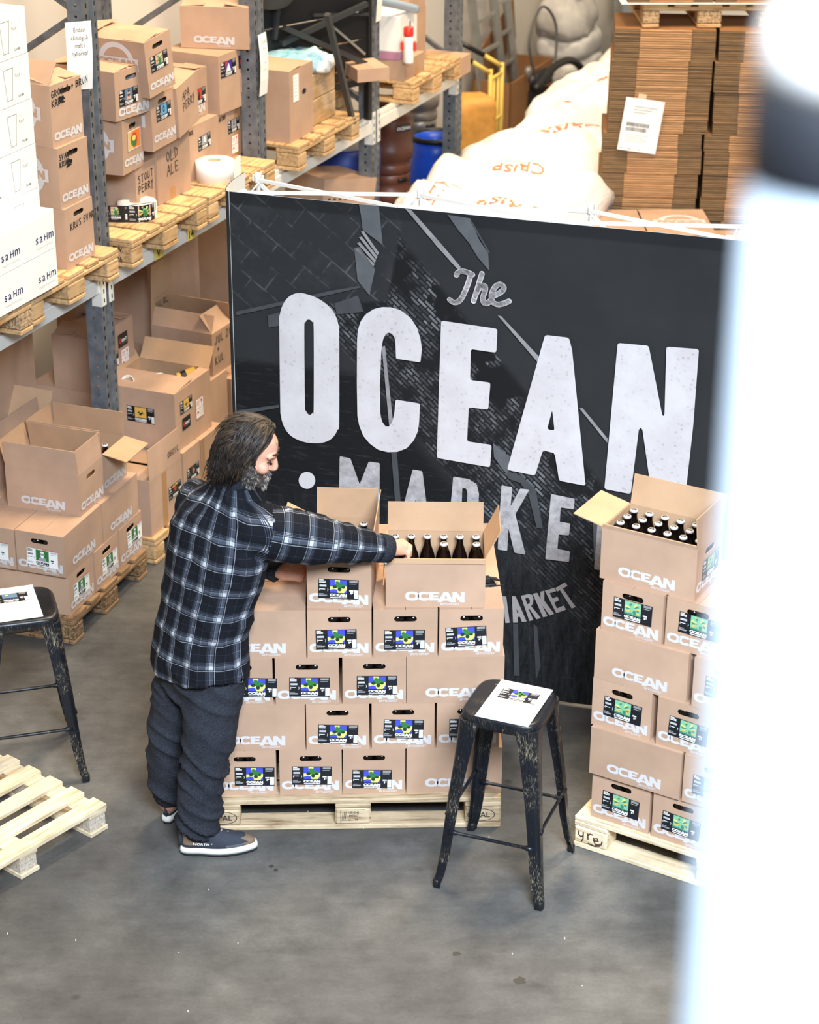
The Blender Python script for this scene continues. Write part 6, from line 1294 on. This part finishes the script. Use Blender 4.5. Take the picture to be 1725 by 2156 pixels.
# ---- plaid shirt
S = MB()
S.loft([ring((x, y, z), a*1.0, b*1.0, FY-pi/2, 32) for z, x, y, a, b in spine[:-1]], 'skin')
limb(S, [RS-Vector((.03, -.03, 0)), RS.lerp(RE, .35), RS.lerp(RE, .75), RE, RE.lerp(RW, .5), RE.lerp(RW, .93)], [.100, .108, .100, .088, .072, .054]); limb(S, [LS-Vector((-.01, .01, .01)), LE, LE.lerp(LW, .86)], [.098, .080, .052])
ms = fuse('shirt', S, .0085, 5)
seg = [(RS.lerp(RE, .06), RE, .1), (RE, RW, .1), (LS.lerp(LE, .1), LE, .1), (LE, LW, .1)]
def wrinkle(p, amp, sx=(9, 9, 22)):
    return amp*(noise.noise(Vector((p.x*sx[0], p.y*sx[1], p.z*sx[2])))+.5*noise.noise(Vector((p.x*sx[0]*2.3+4, p.y*sx[1]*2.3, p.z*sx[2]*1.4))))
nrm = [v.normal.copy() for v in ms.vertices]
for v, vn in zip(ms.vertices, nrm):
    p = v.co.copy(); d, t_ = seg_dist(p, RE, RW); d2, t2 = seg_dist(p, RS, RE)
    if min(d, d2) < .11: sdir = (RW-RS).normalized(); a_ = p.dot(sdir); v.co = p+vn*(.007*noise.noise(Vector((a_*30, p.z*9, p.y*9)))+.004*noise.noise(p*24))
    else: v.co = p+vn*(wrinkle(p, .009, (10, 10, 6))+.010*((1-min(1, abs(noise.noise(Vector((p.x*5, p.y*5, p.z*4.5+p.x*3))))*2.4))**2-.3))
    if v.co.z < .80: v.co.z += .012*sin(v.co.x*16)+.010*sin(v.co.y*22)
at = ms.attributes.new('plaid', 'FLOAT_VECTOR', 'CORNER'); data = [0.0]*(3*len(ms.loops))
def plaid_at(p, cls):
    if cls < 0:
        z = p.z; k = 0
        while k < len(spine)-2 and spine[k+1][0] < z: k += 1
        a, b = spine[k], spine[k+1]; s_ = (z-a[0])/(b[0]-a[0]); c = Vector((a[1]+(b[1]-a[1])*s_, a[2]+(b[2]-a[2])*s_, 0)); q = Vector((p.x, p.y, 0))-c
        ang = math.atan2(q.dot(Vector((cos(FY+pi/2), sin(FY+pi/2), 0))), -q.dot(Vector((cos(FY), sin(FY), 0)))); return (ang*.185, z-.05*cos(ang)*(z-.8), 0)
    a, b, r_ = seg[cls]; ax = (b-a).normalized(); q = p-a; al = q.dot(ax); q = q-ax*al; e1 = (Vector((0, 0, 1))-ax*ax.z).normalized(); e2 = ax.cross(e1); ang = math.atan2(q.dot(e2), -q.dot(e1))
    return (al+(0, .27, .5, .8)[cls]+.03, ang*.075+.05, 0)
mv = [v.co.copy() for v in ms.vertices]; lvi = [0]*len(ms.loops); ms.loops.foreach_get('vertex_index', lvi)
for p in ms.polygons:
    cls = -1; li0, ln = p.loop_start, p.loop_total; c = sum((mv[lvi[k]] for k in range(li0, li0+ln)), Vector())/ln
    ds = [seg_dist(c, a, b) for a, b, r_ in seg]
    for i, ((a, b, r_), (d, t_)) in enumerate(zip(seg, ds)):
        if d < .115 and (t_ > .01) and (i in (1, 3) or (c-a).dot((b-a).normalized()) > .02): cls = i; 
    if cls in (0, 1): cls = 0 if ds[0][0] <= ds[1][0] else 1
    if cls in (2, 3): cls = 2 if ds[2][0] <= ds[3][0] else 3
    for li in range(li0, li0+ln): data[li*3:li*3+3] = plaid_at(mv[lvi[li]], cls)
at.data.foreach_set('vector', data)
t = NT('plaid'); an = t.new('ShaderNodeAttribute'); an.attribute_name = 'plaid'; sp2 = t.new('ShaderNodeSeparateXYZ'); t.link(an.outputs['Vector'], sp2.inputs[0])
def bands(sock, period, phase):
    fr = t.math('FRACT', t.math('ADD', t.math('MULTIPLY', sock, 1/period), phase)); K = lambda x: (x, x, x)
    r_ = t.new('ShaderNodeValToRGB'); r_.color_ramp.interpolation = 'CONSTANT'; e = r_.color_ramp.elements
    st_ = [(0, 0), (.06, .6), (.072, 0), (.12, .34), (.22, .42), (.25, .3), (.27, 0), (.30, .42), (.313, 0), (.34, .3), (.352, 0), (.38, .3), (.392, 0), (.70, .22), (.708, 0)]
    while len(e) < len(st_): e.new(.5)
    for i, (p, x) in enumerate(st_): e[i].position = p; e[i].color = (x, x, x, 1)
    t.link(fr, r_.inputs[0]); return r_.outputs[0]
wu = bands(sp2.outputs[0], .098, .15); wv = bands(sp2.outputs[1], .098, .3)
sm_ = t.mix(1.0, wu, wv, 'ADD'); cr = t.ramp(sm_, [(0, rgb(24, 26, 32)), (.34, rgb(66, 71, 82)), (.45, rgb(96, 102, 114)), (.62, rgb(186, 190, 196)), (1, rgb(214, 217, 222))])
n = t.noise(t.coord(), 300, 2); n2 = t.noise(t.coord(), 8, 3)
t.base(t.mix(1.0, cr, t.ramp(n, [(.3, (.75, .75, .76)), (.7, (1.1, 1.1, 1.1))]), 'MULTIPLY')); t.set(.9, spec=.12); t.bump(n2, .2, .02)
ms.materials.append(MAT['plaid']); shirt = child('shirt', ms)
t = NT('plaid_dark'); n = t.noise(t.coord(), 260, 2); t.base(t.ramp(n, [(.3, rgb(24, 26, 32)), (.7, rgb(54, 58, 66))])); t.set(.9, spec=.12)
cf = MB(); ax = (RW-RE).normalized(); q0 = RE.lerp(RW, .86); cf.tube([q0, q0+ax*.004, q0+ax*.048, q0+ax*.05], [.054, .0575, .0535, .047], 'plaid_dark', 24, True); ax2 = (LW-LE).normalized(); q1 = LE.lerp(LW, .72); cf.tube([q1, q1+ax2*.004, q1+ax2*.055, q1+ax2*.057], [.054, .058, .052, .046], 'plaid_dark', 24, True)
child('cuff', cf)
bt = MB(); bt.tube([q0+ax*.026+Vector((.004, -.030, -.0465)), q0+ax*.026+Vector((.004, -.032, -.050))], .0058, 'label_grey', 12); child('button', bt)
# collar
co = MB(); vs = []; N = 28
for k in range(N+1):
    q = FY+pi+R(-150)+R(300)*k/N; o_ = Vector((cos(q), sin(q), 0)); c = Vector((.156, .002, 1.555)); vs += [c+o_*.078+Vector((.0, 0, -.014)), c+o_*.072+Vector((.010, 0, .030)), c+o_*.064+Vector((.010, 0, .030)), c+o_*.064+Vector((0, 0, -.014))]
co.add(vs, [(4*k+j, 4*k+4+j, 4*k+4+(j+1) % 4, 4*k+(j+1) % 4) for k in range(N) for j in range(4)], 'plaid_dark', True); child('collar', co)
# ---- trousers
T = MB()
T.loft([ring((.018, -.028, .86), .168, .118, FY-pi/2, 28), ring((.014, -.028, .80), .182, .132, FY-pi/2, 28), ring((.012, -.028, .73), .180, .135, FY-pi/2, 28), ring((.004, -.028, .66), .150, .115, FY-pi/2, 28)], 'denim')
limb(T, [RHIP, RHIP.lerp(RKN, .45), RKN+Vector((.012, 0, 0)), RKN.lerp(RAN, .5)+Vector((-.012, 0, 0)), RKN.lerp(RAN, .85), RAN+Vector((-.004, .002, .015))], [.112, .112, .096, .090, .086, .070]); limb(T, [LHIP, LHIP.lerp(LKN, .5), LKN, LKN.lerp(LAN, .5), LAN+Vector((0, -.012, .04))], [.110, .102, .088, .082, .064])
mt = fuse('trousers', T, .0095, 5)
nrm = [v.normal.copy() for v in mt.vertices]
def ridge(a): return (1-min(1, abs(noise.noise(a))*2.6))**2-.30
for v, vn in zip(mt.vertices, nrm):
    p = v.co.copy(); kz = max(1.0*math.exp(-((p.z-.40)/.13)**2), 1.25*math.exp(-((p.z-.14)/.10)**2), .75*math.exp(-((p.z-.70)/.10)**2), .35)
    v.co = p+vn*(.020*kz*ridge(Vector((p.x*4.5+p.z*2.5, p.y*4.5, p.z*11+p.x*7)))+.008*noise.noise(Vector((p.x*8, p.y*8, p.z*5)))+.003*noise.noise(p*26))
    if v.co.z < .026: v.co.z = .026+.2*(v.co.z-.026)
mt.materials.append(MAT['denim']); tr = child('trousers', mt)
tb_ = BVHTree.FromPolygons([v.co for v in mt.vertices], [list(p.vertices) for p in mt.polygons])
def patch(name, quad, off, mat, nx=8, ny=5):      # a sewn-on piece lying on the trouser cloth, found by rays from the front
    vs = []; ok = True
    for j in range(ny+1):
        for i in range(nx+1):
            a, b = i/nx, j/ny; u = (quad[0][0]*(1-a)+quad[1][0]*a)*(1-b)+(quad[3][0]*(1-a)+quad[2][0]*a)*b; v_ = (quad[0][1]*(1-a)+quad[1][1]*a)*(1-b)+(quad[3][1]*(1-a)+quad[2][1]*a)*b
            k = (_f*F_PX+_r2*(u-862.5)+_d2*(v_-1078)).normalized(); h = tb_.ray_cast(EYE, k)
            if not h[0]: return
            vs.append(h[0]+h[1]*off*(1 if 0 < i < nx and 0 < j < ny else .3))
    m = MB(); m.add(vs, [(j*(nx+1)+i, j*(nx+1)+i+1, (j+1)*(nx+1)+i+1, (j+1)*(nx+1)+i) for j in range(ny) for i in range(nx)], mat, True); child(name, m)
patch('side_pocket', [(456, 1418), (492, 1428), (488, 1446), (452, 1434)], .010, 'denim', 6, 4)
patch('knee_patch', [(432, 1640), (462, 1648), (452, 1690), (428, 1684)], .004, 'denim', 6, 5)
# ---- shoes
def shoe(name, heel, ang, words=None, lift=0):
    s_ = thing('x', 'x', 'x'); 
    for k in list(s_.keys()): del s_[k]
    s_.name = name; s_.parent = man; s_.location = heel; s_.rotation_euler = (0, 0, ang)
    L = .302
    def outline(z, x0, x1, w_, n=32):
        out = []
        for i in range(n):
            q = 2*pi*i/n; x = (x0+x1)/2+(x1-x0)/2*cos(q); t_ = (x-x0)/(x1-x0); hw = w_*(.036+.016*sin(pi*min(1, max(0, (t_-.25)/.75))**.9)); out.append((x, math.copysign(abs(sin(q))**.62, sin(q))*hw+.004*sin(t_*3), z+.010*max(0, t_-.80)**1*5*(.2)))
        return out
    m = MB(); m.loft([outline(.0, .012, L-.016, .93), outline(.004, .0, L, 1.0), outline(.014, -.004, L+.002, 1.04)], 'shoe_tread'); obj('tread', m, s_)
    m = MB(); m.loft([outline(.014, -.005, L+.002, 1.05), outline(.024, -.007, L+.003, 1.06), outline(.040, -.002, L-.002, 1.0)], 'shoe_sole'); obj('midsole', m, s_)
    u = MB(); u.loft([outline(.036, .002, L-.006, .98), outline(.052, .004, L-.012, .95), outline(.070, .006, L-.045, .86), outline(.088, .006, L-.110, .76), outline(.104, .004, L-.155, .72), outline(.118, .004, L-.182, .70)], 'shoe_navy')
    me_ = u.mesh('upper'); 
    for mn in ('shoe_brown', 'shoe_grey'): me_.materials.append(MAT[mn])
    for p in me_.polygons:
        c = p.center
        if c.x > L-.055 and c.z < .075 or (c.x < .075 and c.z > .05 and abs(c.y) > .0 and c.x < .055): p.material_index = 1
        elif .175 < c.x < L-.05 and c.z < .058: p.material_index = 2
    up_ = obj('upper', me_, s_); lc = MB()
    for k in range(4):
        x = .128+k*.024; z = .108-k*.011; lc.tube([(x, -.020, z-.003), (x+.012, 0, z+.006), (x+.004, .020, z-.003)], .0026, 'lace', 6); lc.tube([(x+.014, -.020, z-.010), (x+.006, 0, z+.003), (x+.016, .020, z-.010)], .0026, 'lace', 6)
    obj('laces', lc, s_); f = MB(); f.tube([(-.002, -.004, .045), (-.001, 0, .075), (.0, .004, .118)], .009, 'shoe_navy', 6, flat=.5); obj('heel_tab', f, s_)
    if words:
        f = text_mb(words, .017, .02, 1.1, 0, 'white_paper'); obj('printed_word', f, s_, (.045, -.0385, .062), (R(8), R(8), 0))
    return s_
shoe('shoe', (-.085, -.155, 0), R(5), 'NORTH FACE'); shoe('shoe', (-.160, .052, 0), R(74), None)
